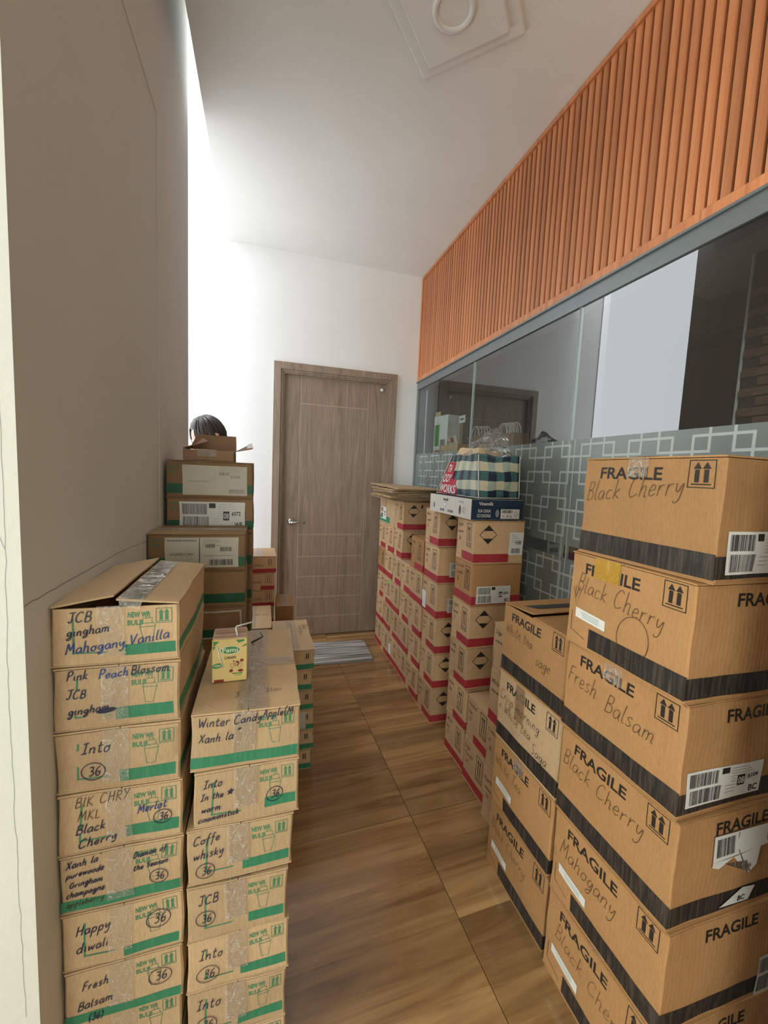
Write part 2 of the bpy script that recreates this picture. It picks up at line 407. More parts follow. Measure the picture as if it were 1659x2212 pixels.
# hand lettering: strokes on a 10-unit grid (x height 5, ascenders 10)
G = {
'a': (5, '4.5,4 3,5 1,4 .5,2 1.5,0 3.5,1 4.5,4 4.4,1 5.5,0'), 'b': (5, '1,10 .8,5 .8,0|.8,3 2.5,5 4.5,3.5 4,1 2,0 .8,1'), 'c': (4.4, '4,4.2 2.5,5 .8,3.5 .8,1.2 2.2,0 4.3,.8'),
'd': (5.4, '4.3,4 2.5,5 .7,3 1,.6 2.6,0 4.3,2 4.8,10 4.6,1 5.4,0'), 'e': (4.4, '.7,2.3 3.7,2.9 3.4,4.6 2,5 .7,3 1,.8 2.4,0 4.4,1'), 'f': (4, '4.2,9 3,10 2,8 1.8,0 1.2,-4|.3,5 3.8,5.2'),
'g': (5, '4.3,4.2 2.5,5 .8,3.5 1.2,1.2 3,1 4.4,4.5 4.2,-2 2.6,-4 .8,-3 2.6,-1.4 5,.4'), 'h': (5, '1,10 .8,0|.8,2.8 2.4,5 3.9,4.2 4,0 5,.3'), 'i': (2.2, '1,5 1,1 2.2,0|1.2,7 1.3,7.3'),
'j': (3, '2,5 2,-2 .8,-4 -.3,-3|2.1,7 2.2,7.3'), 'k': (4.8, '1,10 .8,0|3.9,5 .9,2.4 .9,2.4 4.6,0'), 'l': (2.2, '1.2,10 .8,3 1.1,.4 2.4,.2'), 'm': (7.4, '.8,5 .8,0|.8,3 2.2,5 3.4,4 3.4,0|3.4,3 4.8,5 6.1,4 6.2,.4 7.4,.3'),
'n': (5, '.8,5 .8,0|.8,2.8 2.6,5 4,4 4,.5 5,.3'), 'o': (4.9, '2.6,5 .9,3.6 .9,1 2.5,0 4.2,1.4 4.1,3.8 2.6,5 3.4,4.6 5,4.8'), 'p': (5, '.9,5 .6,-4.5|.9,3.5 2.6,5 4.4,3.6 4,1 2.2,.2 .9,1.2'), 'r': (4, '.8,5 .9,0|.9,2.6 2,4.6 3.8,4.8'),
's': (4.2, '3.8,4.4 2.4,5 1,4 2.2,2.7 3.6,1.4 2.4,0 .6,.6'), 't': (4, '1.8,9 1.6,1.4 2.6,0 4,.8|.2,5.8 3.8,6.1'), 'u': (5, '.8,5 .9,1 2.2,0 4,1.4 4.2,5 4.2,.8 5.1,.2'), 'v': (4.4, '.6,5 2,0 4,5 4.6,4.6'),
'w': (6.4, '.6,5 1.6,.2 3.2,3.8 4.6,.2 6,5'), 'x': (4.6, '.6,5 4.2,0|4,5 .5,0'), 'y': (4.8, '.7,5 1,2 2.4,1.2 4.2,4.8 4,-2 2.2,-4 .8,-3'), 'z': (4.4, '.6,4.8 4,5 4,5 .7,.2 .7,.2 4.2,.2'),
'A': (6, '.4,0 3,10 3,10 5.6,0|1.4,3.8 4.8,3.8'), 'B': (5.8, '1,0 1.2,10|1.2,9.8 4.4,9.4 4.4,6 1.2,5.2 1.2,5.2 5,4.4 5,.8 1,0'), 'C': (6.6, '6,8.4 4,10 1.4,7.6 .8,3 2.6,0 6.2,1.4'), 'D': (6, '1,0 1,10 1,10 4.6,8.8 5.4,4.4 3.6,.6 1,0'),
'F': (5.2, '1,0 1.4,10|1.2,9.6 5.2,10.2|1.2,5.4 4.4,5.6'), 'G': (6.4, '5.6,8.6 3.6,10 1,7 1.2,1.6 3.6,0 5.4,2 5.6,4.4 3.6,4.4'), 'H': (6.2, '1,0 1.2,10|5.2,0 5.4,10|1,5 5.4,5.3'), 'I': (4.4, '.4,9.4 4.4,10|2.6,9.8 2.2,.3|.2,0 4.2,.4'),
'J': (5.4, '.6,9.6 5.8,10|3.6,9.8 3.6,1.6 2.2,0 .6,1.4'), 'K': (5.8, '1,0 1.2,10|5.2,10 1.1,5 1.1,5 5.8,0'), 'L': (5, '1.2,10 1,.4 1,.4 5,.2'), 'M': (7.6, '.8,0 1.6,10 1.6,10 3.8,3 3.8,3 6,10 6,10 7,0'), 'N': (6.2, '.8,0 1,10 1,10 5,0 5,0 5.4,10'),
'P': (5.6, '1,0 1.2,10|1.1,9.6 4.6,9.4 5,6.6 3.6,5 1.1,4.8'), 'R': (5.8, '1,0 1.2,10|1.2,9.7 4.6,9.3 4.6,6 1.2,5.2 1.2,5.2 5.6,0'), 'S': (5.4, '4.8,8.8 3,10 1.2,8.2 2.6,5.4 4.6,3 3,.2 .6,1.2'), 'T': (5.6, '.4,9.8 5.8,10|3.1,9.9 3,0'),
'V': (6, '.6,10 2.6,0 2.6,0 5.6,10'), '~': (5, '2.2,9 3,11 4,9.6 5,11'), 'W': (8, '.6,10 2.2,.4 2.2,.4 4.2,7 4.2,7 5.8,.4 5.8,.4 7.8,10'), 'X': (5.8, '.6,10 5.2,0|5.2,10 .4,0'), 'Y': (5.6, '.6,10 2.8,5.4|5.4,10 1.8,0'), '3': (4.6, '.6,9.4 3.6,9.8 3.6,7 1.8,5.4 1.8,5.4 4.2,4.4 3.6,.6 .6,.4'), '6': (5, '4,10 1.6,7.4 .8,2.6 2.4,0 4.4,1.6 3.8,4.6 1.2,3.8'),
'2': (5, '.8,8 2.4,10 4.2,8 3,4 .6,.4 .6,.4 4.6,.6'), '1': (3, '1.6,10 1.4,0'), ',': (2, '1,.6 .4,-1.6'), '(': (3, '2.6,11 .9,7 1,2 2.4,-2'), ')': (3, '.6,11 2.3,7 2.2,2 .8,-2'), '+': (5, '2.4,6 2.4,1|.4,3.4 4.6,3.6'), '-': (4, '.4,3.4 4,3.6'),
'*': (8, '1,1 4,9.6 4,9.6 6.2,.6 6.2,.6 .2,6.4 .2,6.4 8,6.6 8,6.6 1,1'), "'": (2, '1,10 .6,8.4'), ' ': (3.6, ''), '/': (3, '3,10 .4,0')}
def crom(P, n=4):
    if len(P) < 3: return P
    Q = [P[0]] + P + [P[-1]]; out = []
    for i in range(1, len(Q) - 2):
        p0, p1, p2, p3 = Q[i - 1], Q[i], Q[i + 1], Q[i + 2]
        if (p2 - p1).length < 1e-6: continue
        for k in range(n):
            t = k / n
            out.append(0.5 * ((2 * p1) + (p2 - p0) * t + (2 * p0 - 5 * p1 + 4 * p2 - p3) * t * t + (3 * p1 - p0 - 3 * p2 + p3) * t ** 3))
    out.append(P[-1]); return out
def hand(s, u, v, size, wd=0.0022, slant=0.18, rise=0.0, wob=0.35, seed=1, stretch=1.0):
    """handwriting: size = capital height in metres"""
    rg = random.Random(seed + len(s)); k = size / 10; x = 0; o = []
    for ch in s:
        if ch not in G: x += 4; continue
        adv, st = G[ch]; dy = rg.uniform(-wob, wob); sc = rg.uniform(0.92, 1.1)
        for stroke in st.split('|'):
            if not stroke: continue
            pts = [Vector(tuple(map(float, q.split(',')))) for q in stroke.split()]
            pts = crom(pts, 4)
            out = []
            for p in pts:
                px = x + p.x; py = p.y * sc + dy
                out.append((u + (px + py * slant) * k * stretch, v + py * k + px * k * rise))
            o += ribbon(out, wd)
        x += adv + 1.0
    return o

# ------------------------------------------------------------------ cartons
class Box:
    def __init__(s, label, x0, x1, y0, y1, z, h, mat, rz=0.0, group=None, bulge=0.0018, wear=0.0018, seed=0, name='cardboard_box', cat='box',
                 flaps=(0, 0), seam='y', flapmat=None, tape=True, warn=None):
        s.w, s.d, s.h = x1 - x0, y1 - y0, h - 0.0012; s.seed = Vector((seed * 3.17, seed * 1.31, seed * 0.7)); s.b = bulge; s.a = wear
        s.root = thing(name, label, cat, ((x0 + x1) / 2, (y0 + y1) / 2, z), rz, group)
        s.mat = mat; s.t = 0.004; s.cell = .015 if y0 < 1.3 else .022
        s.body(); s.flaps(flaps, seam, flapmat or mat)
        if tape: s.toptape(seam, flaps)
    def warp(s, p):
        x, y, z = p; nx, ny, n = 2 * x / s.w, 2 * y / s.d, min(1, max(0, z / s.h))
        bz = 4 * n * (1 - n)
        q = Vector((x + s.b * nx * max(0, 1 - ny * ny) * bz, y + s.b * ny * max(0, 1 - nx * nx) * bz, z))
        nv = noise.noise_vector(Vector(p) * 11 + s.seed) * s.a * 1.25 + noise.noise_vector(Vector(p) * 24 + s.seed) * s.a * .22
        return (q.x + nv.x, q.y + nv.y, q.z + nv.z * 0.12)
    def ring(s, ins, r, nx, ny):
        hw, hd = s.w / 2 - ins, s.d / 2 - ins; pts = []
        def side(a, b, n):
            for i in range(n + 1): pts.append((a[0] + (b[0] - a[0]) * i / n, a[1] + (b[1] - a[1]) * i / n))
        side((-hw + r, -hd), (hw - r, -hd), nx); side((hw, -hd + r), (hw, hd - r), ny)
        side((hw - r, hd), (-hw + r, hd), nx); side((-hw, hd - r), (-hw, -hd + r), ny)
        return pts
    def body(s):
        nx = max(2, int(s.w / s.cell)); ny = max(2, int(s.d / s.cell)); nzv = max(3, int(s.h / s.cell))
        zs = [0.003 + (s.h - s.t - 0.004) * i / nzv for i in range(nzv + 1)]
        V = []; F = []
        out = s.ring(0, 0.0035, nx, ny); inn = s.ring(0.0035, 0.002, nx, ny); n = len(out)
        for z in zs: V += [s.warp((x, y, z)) for x, y in out]
        for i in range(len(zs) - 1):
            for k in range(n):
                j = (k + 1) % n; F.append([i * n + k, i * n + j, (i + 1) * n + j, (i + 1) * n + k])
        b = len(V)
        V += [s.warp((x, y, zs[-1])) for x, y in inn]; V += [s.warp((x, y, 0.008)) for x, y in inn]
        for k in range(n):
            j = (k + 1) % n
            F.append([(len(zs) - 1) * n + k, (len(zs) - 1) * n + j, b + j, b + k]); F.append([b + k, b + j, b + n + j, b + n + k])
        F.append([b + n + k for k in range(n)])
        F.append([k for k in range(n)][::-1])
        s.bodyo = link('carton_body', V, F, s.mat, s.root, True)
        me = s.bodyo.data; me.set_sharp_from_angle(angle=R(40))
    def plate(s, x0, y0, x1, y1, z, name, mat, hinge=None, ang=0.0, thick=0.0035, nn=6, curl=0.0):
        V = []; F = []
        for zz in (z - thick, z):
            for j in range(nn + 1):
                for i in range(nn + 1):
                    x = x0 + (x1 - x0) * i / nn; y = y0 + (y1 - y0) * j / nn; p = [x, y, zz]
                    if hinge:
                        ax, h0 = hinge; dd = (x if ax == 'x' else y) - h0
                        full = ((x1 - x0) if ax == 'x' else (y1 - y0))
                        a = R(ang) * (1 + curl * abs(dd) / max(abs(full), 1e-3))
                        dz = abs(dd) * math.sin(a); dd2 = dd * math.cos(a)
                        p[2] += dz
                        if ax == 'x': p[0] = h0 + dd2
                        else: p[1] = h0 + dd2
                    V.append(s.warp(p))
        m = (nn + 1); o = m * m
        for j in range(nn):
            for i in range(nn):
                a = j * m + i
                F.append([o + a, o + a + 1, o + a + m + 1, o + a + m]); F.append([a, a + m, a + m + 1, a + 1])
        for i in range(nn):
            F.append([i, i + 1, o + i + 1, o + i]); a = nn * m + i; F.append([a + 1, a, o + a, o + a + 1])
            a = i * m; F.append([a + m, a, o + a, o + a + m]); a = i * m + nn; F.append([a, a + m, o + a + m, o + a])
        return link(name, V, F, mat, s.root)
    def flaps(s, ang, seam, mat):
        hw, hd, g = s.w / 2, s.d / 2, 0.0008
        rg = random.Random(int(s.seed.x * 100) + 7); e = rg.uniform(0.0, 0.0012)
        if seam == 'y':
            s.plate(-hw - e, -hd - e, -g, hd, s.h, 'top_flap', mat, ('x', -hw), ang[0])
            s.plate(g, -hd - e, hw + e, hd, s.h, 'top_flap', mat, ('x', hw), ang[1])
        else:
            s.plate(-hw - e, -hd - e, hw, -g, s.h, 'top_flap', mat, ('y', -hd), ang[0])
            s.plate(-hw - e, g, hw, hd, s.h, 'top_flap', mat, ('y', hd), ang[1])
        s.plate(-hw - e, -hd - e, hw + e, hd, 0.0028, 'bottom_flap', mat, thick=0.0026, nn=4)
    def toptape(s, seam, ang):
        if max(ang) > 1: return
        wdt = 0.024
        if seam == 'y': s.decal('top', rect(s.w / 2 - wdt, 0, s.w / 2 + wdt, s.d), TAPE, 'packing_tape', 0.0012)
        else: s.decal('top', rect(0, s.d / 2 - wdt, s.w, s.d / 2 + wdt), TAPE, 'packing_tape', 0.0012)
    def map(s, face, u, v, off):
        hw, hd = s.w / 2, s.d / 2
        if face == 'front': p = (-hw + u, -hd - off, v)
        elif face == 'left': p = (-hw - off, hd - u, v)
        elif face == 'right': p = (hw + off, -hd + u, v)
        else: p = (-hw + u, -hd + v, s.h + off)
        return s.warp(p)
    def decal(s, face, polys, mat, name, off=0.0006, parent=None, label=None):
        V = []; F = []
        for q in polys:
            b = len(V); V += [s.map(face, u, v, off) for u, v in q]; F.append(list(range(b, b + len(q))))
        o = link(name, V, F, mat, parent or s.root)
        if label: o['label'] = label
        return o
    def size(s, face): return (s.d if face in ('left', 'right') else s.w), s.h
    def facetape(s, face, u, length=0.05, wdt=0.045, mat=None, v1=None):
        U, Vv = s.size(face); rg = random.Random(int(u * 1000) + int(s.seed.x * 7)); top = v1 or Vv
        return s.decal(face, rect(u - wdt / 2, top - length, u + wdt / 2, top - 0.002, 0.012), mat or TAPE, 'packing_tape', 0.0018)

def ship_label(B, face, u, v, wd, ht, seed, code='08', num='6104', bc='BC', mat=None, off=0.0012, badge=True):
    lb = B.decal(face, rect(u, v, u + wd, v + ht), mat or LABEL, 'shipping_label', off)
    o2 = off + 0.0005
    B.decal(face, barcode(u + wd * .04, v + ht * .55, u + wd * .40, v + ht * .93, seed) + barcode(u + wd * .05, v + ht * .06, u + wd * .44, v + ht * .47, seed + 1), INK_K, 'barcode', o2, lb)
    pr = []
    if badge: pr += rect(u + wd * .44, v + ht * .78, u + wd * .54, v + ht * .95)
    for i in range(6): pr += rect(u + wd * (.57 if i % 2 else .58), v + ht * (.9 - i * .08), u + wd * (.8 + .03 * (i % 3)), v + ht * (.9 - i * .08) + 0.0006)
    for i in range(3): pr += rect(u + wd * .5, v + ht * (.4 - i * .1), u + wd * .64, v + ht * (.4 - i * .1) + 0.0006)
    pr += rect(u + wd * .66, v + ht * .34, u + wd * .76, v + ht * .66)
    pr += text(num, u + wd * .80, v + ht * .52, ht * .14, 0.02, wd * .14)
    pr += text(bc, u + wd * .84, v + ht * .08, ht * .19, 0.02, wd * .12)
    B.decal(face, pr, INK_K, 'label_print', o2, lb)
    B.decal(face, text(code, u + wd * .67, v + ht * .40, ht * .2, 0.01, wd * .08), LABEL, 'label_number', o2 + 0.0004, lb)
    return lb

def wf_face(B, face='front', stripe=(0.50, 0.96), svh=(0.13, 0.30), art=True, lmark=True, head='NEW WF', arrow=True, k=1.0):
    U, V = B.size(face)
    B.decal(face, rect(stripe[0] * U, svh[0] * V, stripe[1] * U, svh[1] * V, 0.014), STRIPE_G, 'green_stripe', 0.0005)
    if art:
        B.decal(face, text(head, .60 * U, .78 * V, .010, 0.03, .17 * U) + text('BULB', .60 * U, .65 * V, .010, 0.02, .12 * U), INK_G, 'printed_text')
        B.decal(face, bulb(.755 * U, .50 * V, .036), INK_G, 'bottle_drawing')
    if arrow: B.decal(face, arrows(.82 * U, .66 * V, .027, .029, 0.0011, 0.26), INK_G, 'arrow_mark')
    if lmark: B.decal(face, ribbon([(.175 * U, .80 * V), (.165 * U, .20 * V)], .0035) + ribbon([(.165 * U, .215 * V), (.43 * U, .215 * V)], .0028), INK_G, 'corner_line')

def wf_box(label, x0, x1, y0, y1, z, h, seed, writing, stripe=(0.5, 0.96), svh=(0.13, 0.30), tape=0.1, sides=('right',), face='front', **k):
    kk = {a: k.pop(a) for a in ('art', 'lmark', 'head', 'arrow') if a in k}
    B = Box(label, x0, x1, y0, y1, z, h, KRAFT, rz=R(random.uniform(-.8, .8)), seed=seed, wear=0.0032, group=k.pop('group', None), **k)
    wf_face(B, face, stripe, svh, **kk)
    for sd in sides:
        U, V = B.size(sd); B.decal(sd, rect(0.0, svh[0] * V, U, svh[1] * V), STRIPE_G, 'green_stripe', 0.0005)
    U, V = B.size(face)
    if tape: B.facetape(face, U * .47, min(tape, V - .012), 0.045)
    col = {'b': MARK_BL, 'k': MARK_B, 'p': PEN}
    for i, t in enumerate(writing):
        s, u, v, size, c = t[:5]; rise = t[5] if len(t) > 5 else 0.03
        if s == '#36':
            pl = ell(u * U + size * .55, v * V + size * .55, size * 1.25, size * 1.12, .0015, rot=.2) + hand('36', u * U, v * V, size * 1.15, .0019, .15, 0)
        else: pl = hand(s, u * U, v * V, size, .0019 if c != 'p' else .0012, .2, rise, seed=seed + i)
        B.decal(face, pl, col[c], 'handwriting', 0.0023)
    return B

def red_box(label, x0, x1, y0, y1, z, h, seed, near='diamond', stripe=0.34, mat=None, group=None, scrib=True, rz=0.0, extra=None, lab=None, nearprint=True, faint=False):
    B = Box(label, x0, x1, y0, y1, z, h, mat or KRAFT_RED, rz=rz, seed=seed, group=group, wear=0.0024)
    U, V = B.size('left')
    B.decal('left', rect(stripe * U, .03 * V, U, .23 * V, .014), STRIPE_R, 'red_stripe', 0.0005)
    u0, v0, aw, ah = .60 * U, .36 * V, .26 * U, .55 * V
    pr = frame(u0, v0, u0 + aw, v0 + ah, .0030)
    for c in (.35, .65):
        x = u0 + aw * c
        pr += [[(x - .0024, v0 + ah * .22), (x + .0024, v0 + ah * .22), (x + .0024, v0 + ah * .78), (x - .0024, v0 + ah * .78)], [(x - .0068, v0 + ah * .74), (x + .0068, v0 + ah * .74), (x, v0 + ah * .91)]]
    pr += rect(u0 + aw * .1, v0 + ah * .13, u0 + aw * .9, v0 + ah * .13 + .003) + rect(u0 + aw * .1, v0 + ah * .065, u0 + aw * .9, v0 + ah * .065 + .0022)
    B.decal('left', pr, INK_K, 'arrow_mark')
    if stripe > .2:
        B.decal('left', ribbon([(.06 * U, .45 * V), (.05 * U, .12 * V)], .0014) + ribbon([(.05 * U, .12 * V), (.3 * U, .12 * V)], .0014), INK_K, 'corner_line')
    if scrib:
        rg = random.Random(seed + 5)
        wds = [rg.choice(('Candy', 'Cherry', 'Apple', 'Frosted', 'Sage', 'Merlot', 'White')), rg.choice(('tea', 'wood', 'Candle', 'warm', 'in')), rg.choice(('36', '8', '12', 'x6'))]
        pl = []
        for i, wd in enumerate(wds): pl += hand(wd, (.07 + .03 * i) * U, (.80 - .17 * i) * V, .019, .0017, .2, .06, seed=seed + i)
        B.decal('left', pl, PEN_F if faint else PEN, 'handwriting', 0.0008)
    U, V = B.size('front')
    B.decal('front', rect(0, .03 * V, U * (.70 if near == 'slip' else 1), .23 * V), STRIPE_R, 'red_stripe', 0.0005)
    if near == 'diamond': B.decal('front', diamond(.29 * U, .68 * V, .042), INK_K, 'diamond_mark')
    elif near == 'slip':
        B.decal('front', diamond(.27 * U, .68 * V, .042), INK_K, 'diamond_mark')
        lb = B.decal('front', rect(.69 * U, .20 * V, .99 * U, .74 * V), LABEL, 'shipping_label', .0012)
        pr = barcode(.82 * U, .45 * V, .95 * U, .54 * V, 4) + barcode(.75 * U, .24 * V, .93 * U, .36 * V, 5)
        for i in range(5): pr += rect(.73 * U, (.68 - .045 * i) * V, (.82 + .03 * (i % 3)) * U, (.68 - .045 * i) * V + .0012)
        B.decal('front', pr, INK_K, 'label_print', .0017, lb)
    elif near == 'label': ship_label(B, 'front', .09 * U, .05 * V, .70 * U, .42 * V, seed, '08', '6005', 'BC')
    elif near == 'label2': ship_label(B, 'front', .26 * U, .18 * V, .68 * U, .40 * V, seed)
    if lab: B.decal('left', rect(*lab), LABEL, 'paper_label', .0014)
    return B

STRIPE_G2 = stripe_mat('dark_green_band_print', (0.012, 0.10, 0.045), (0.03, 0.14, 0.07))
def fragile_box(label, x0, x1, y0, y1, z, h, seed, words, sticker=True, sidefrag=True, side=None, tape='clear', wsize=.045, stripe0=None, pen=None, mat=None, flaps=(0, 0), seam='x', rz=0.0, frag=True, group=None):
    B = Box(label, x0, x1, y0, y1, z, h, mat or KRAFT_OR, rz=rz, seed=seed, group=group, wear=0.0022, bulge=.0025, flaps=flaps, seam=seam)
    U, V = B.size('left')
    s0 = stripe0 if stripe0 is not None else (.24 if sticker else .01)
    B.decal('left', rect(s0 * U, .03 * V, U, .235 * V, .014), STRIPE_K, 'black_stripe', 0.0005)
    if frag: B.decal('left', text('FRAGILE', .155 * U, .795 * V, .0265, .022, .485 * U), INK_K, 'printed_text')
    B.decal('left', arrows(.80 * U, .74 * V, .050, .054, .0018, .24), INK_K, 'arrow_mark')
    for i, (s, u, v, rs) in enumerate(words):
        B.decal('left', hand(s, u * U, v * V, wsize, .0013, .25, rs, seed=seed + i, stretch=.82), pen or PEN, 'handwriting', .0023)
    if sticker:
        B.decal('left', ribbon([(.05 * U, .36 * V), (.05 * U, .15 * V)], .0014) + ribbon([(.05 * U, .15 * V), (.2 * U, .10 * V)], .0014), INK_K, 'corner_line')
        q = []
        for i in range(6):
            a, b = .09 + .05 * i, .09 + .05 * (i + 1)
            q.append([(a * U, (.31 - .07 * a) * V), (b * U, (.31 - .07 * b) * V), (b * U, (.415 - .07 * b) * V), (a * U, (.415 - .07 * a) * V)])
        lb = B.decal('left', q, LABEL, 'paper_label', .0013)
        pr = []
        for i in range(3): pr += [[(( .15 + .01 * i) * U, (.372 - .022 * i) * V), (.33 * U, (.360 - .022 * i) * V), (.33 * U, (.364 - .022 * i) * V), ((.15 + .01 * i) * U, (.376 - .022 * i) * V)]]
        B.decal('left', pr, INK_G, 'label_print', .0018, lb)
    if tape == 'clear': B.facetape('left', U * .46, .045, .05)
    elif tape == 'yellow': B.facetape('left', U * .36, .052, .075, TAPE_Y)
    elif tape == 'tan': B.facetape('left', U * .40, .12, .045, TAPE_T)
    U, V = B.size('front')
    B.decal('front', rect(0, .04 * V, U, .22 * V), STRIPE_K, 'black_stripe', 0.0005)
    if sidefrag: B.decal('front', text('FRAGILE', .26 * U, .80 * V, .026, .022, .155), INK_K, 'printed_text')
    if side: side(B)
    return B

# ================================================================== SETTING
X_R, Y_B, Z_C, X_L = 1.233, 3.306, 3.008, -0.37
def st(o): o['kind'] = 'structure'; return o

# floor tiles
fl = st(bx('floor', -2.7, -3.2, -0.05, 4.2, 3.5, -0.006, GROUT))
ts = 0.8
tm = bpy.data.meshes.new('tile'); mb = MB().bev(-ts / 2 + .001, -ts / 2 + .001, -0.008, ts / 2 - .001, ts / 2 - .001, 0.0, .0012)
tm.from_pydata(mb.v, [], mb.f); tm.materials.append(FLOOR)
ta = R(2.3); ox, oy = 0.594, 1.425
for i in range(-4, 1 + 1):
    for j in range(-6, 3):
        cx, cy = (i + .5) * ts, (j + .5) * ts
        x = ox + cx * math.cos(ta) - cy * math.sin(ta) * 1.0; y = oy + cx * -math.sin(ta) * 1.0 + cy * math.cos(ta)
        x = ox + cx * math.cos(ta) - cy * math.sin(ta); y = oy + cx * math.sin(ta) + cy * math.cos(ta)
        if x > 1.75 or x < -2.9 or y < -3.3 or y > 3.75: continue
        t = bpy.data.objects.new('tile', tm); C.objects.link(t); t.parent = fl
        t.location = (x, y, 0); t.rotation_euler = (0, 0, ta)

# back wall with door opening
wb = MB()
DX0, DX1, DZ = 0.075, 1.023, 2.185
wb.box(-.68, Y_B, 0, DX0, Y_B + .15, 5.2); wb.box(DX1, Y_B, 0, X_R + .0, Y_B + .15, 3.2); wb.box(DX0, Y_B, DZ, DX1, Y_B + .15, 5.2); wb.box(DX1, Y_B, 3.2, X_R, Y_B + .15, 5.2)
st(wb.build('wall_back', WALL))
# left wall (with proud column and beam) and pillar end face
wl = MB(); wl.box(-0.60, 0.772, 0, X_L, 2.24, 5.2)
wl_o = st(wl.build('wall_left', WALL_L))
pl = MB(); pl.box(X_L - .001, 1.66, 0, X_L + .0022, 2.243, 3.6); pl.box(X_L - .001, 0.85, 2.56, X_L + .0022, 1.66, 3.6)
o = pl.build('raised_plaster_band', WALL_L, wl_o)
# hairline cracks as thin recess-coloured relief on the wall
CRK = plain('crack_filler', (0.24, 0.23, 0.19), 0.9)
def crack(pts, wdt, plane, val, parent):
    V = []; F = []
    rg = random.Random(int(abs(pts[0][0]) * 999)); P = []
    for (a, b) in zip(pts[:-1], pts[1:]):
        n = max(2, int(math.hypot(b[0] - a[0], b[1] - a[1]) / .02))
        for i in range(n): P.append((a[0] + (b[0] - a[0]) * i / n + rg.uniform(-.0012, .0012), a[1] + (b[1] - a[1]) * i / n + rg.uniform(-.0012, .0012)))
    P.append(pts[-1])
    for q in ribbon(P, wdt):
        b = len(V)
        for (h, z) in q: V.append((val, h, z) if plane == 'x' else (h, val, z))
        F.append([b, b + 1, b + 2, b + 3])
    return link('hairline_crack', V, F, CRK, parent)
crack([(.775, 1.146), (1.25, 1.144), (1.63, 1.12)], .0016, 'x', X_L + .0004, wl_o)
crack([(-.392, 1.75), (-.389, 1.3), (-.395, 1.0), (-.39, .4)], .0006, 'y', .7716, wl_o)
crack([(-.44, 1.28), (-.40, 1.27), (-.391, 1.24)], .0006, 'y', .7716, wl_o)
# void side wall, rear rooms
wv1 = MB(); wv1.box(-0.68, 2.10, 0, -0.60, 2.245, 5.2); wv1.box(-0.68, 2.245, 0, -0.60, Y_B, .08); wv1.box(-0.68, 2.245, 4.2, -0.60, Y_B, 5.2)
st(wv1.build('wall_left_1', WALL))
w2_ = st(bpy.data.objects.new('window_2', None)); C.objects.link(w2_)
MB().box(-.66, 2.245, .08, -.60, Y_B, .095).build('window_sill', WALL, w2_)
# window wall to the left behind the camera
wv = MB(); wv.box(-2.7, -3.2, 0, -2.55, -.55, 3.0); wv.box(-2.7, .76, 0, -2.55, 1.1, 3.0); wv.box(-2.7, -.55, 0, -2.55, .76, .45); wv.box(-2.7, -.55, 2.65, -2.55, .76, 3.0)
st(wv.build('wall_left_3', WALL))
st(bx('wall_left_4', -2.55, 0.95, 0, -0.60, 1.1, 3.2, WALL))
wf_ = MB(); wf_.box(-2.7, -3.2, 0, -2.0, -3.05, 3.0); wf_.box(.5, -3.2, 0, 4.2, -3.05, 3.0); wf_.box(-2.0, -3.2, 0, .5, -3.05, .35); wf_.box(-2.0, -3.2, 2.85, .5, -3.05, 3.0)
st(wf_.build('wall_front', plaster('brown_room_paint', (.30, .26, .21))))  # unseen wall, coloured dark to cut bounce light from behind the camera
# ceiling with the open slot over the left side
ce = MB(); ce.box(-0.295, -3.2, Z_C, 4.2, Y_B, Z_C + .15); ce.box(-2.7, -3.2, Z_C, -0.295, .85, Z_C + .15)
ce.box(-0.295, .85, Z_C + .15, -.2, Y_B, 5.2)
st(ce.build('ceiling', CEIL))

# right wall: slatted bulkhead over the glass
wr = bx('wall_right', 1.246, -3.0, 2.165, 1.36, Y_B, Z_C, SLAT_BK); st(wr)
sm_ = bpy.data.meshes.new('slat')
# stepped slat profile
prof = [(1.247, -.0135), (1.236, -.0135), (1.236, -.0125), (1.2335, -.011), (1.2335, .011), (1.236, .0125), (1.236, .0135), (1.247, .0135)]
V = []; F = []
for z in (2.198, 2.984): V += [(x, y, z) for x, y in prof]
n = len(prof)
for k in range(n): F.append([k, (k + 1) % n, n + (k + 1) % n, n + k][::-1])
F.append(list(range(n))); F.append([n + k for k in range(n)][::-1])
sm_.from_pydata(V, [], F); sm_.materials.append(SLAT)
y = 3.270; k = 0
while y > -0.7:
    s = bpy.data.objects.new('slat', sm_); C.objects.link(s); s.parent = wr; s.location = (0, y, 0); y -= .0362
MB().bev(1.222, -3.0, 2.163, 1.25, Y_B - .001, 2.200, .003).build('panel_rail', SLAT, wr)
MB().bev(1.222, -3.0, 2.982, 1.25, Y_B - .001, 3.006, .002).build('panel_rail', SLAT, wr)
MB().bev(1.222, 3.284, 2.2, 1.25, Y_B - .001, 2.984, .002).build('panel_rail', SLAT, wr)

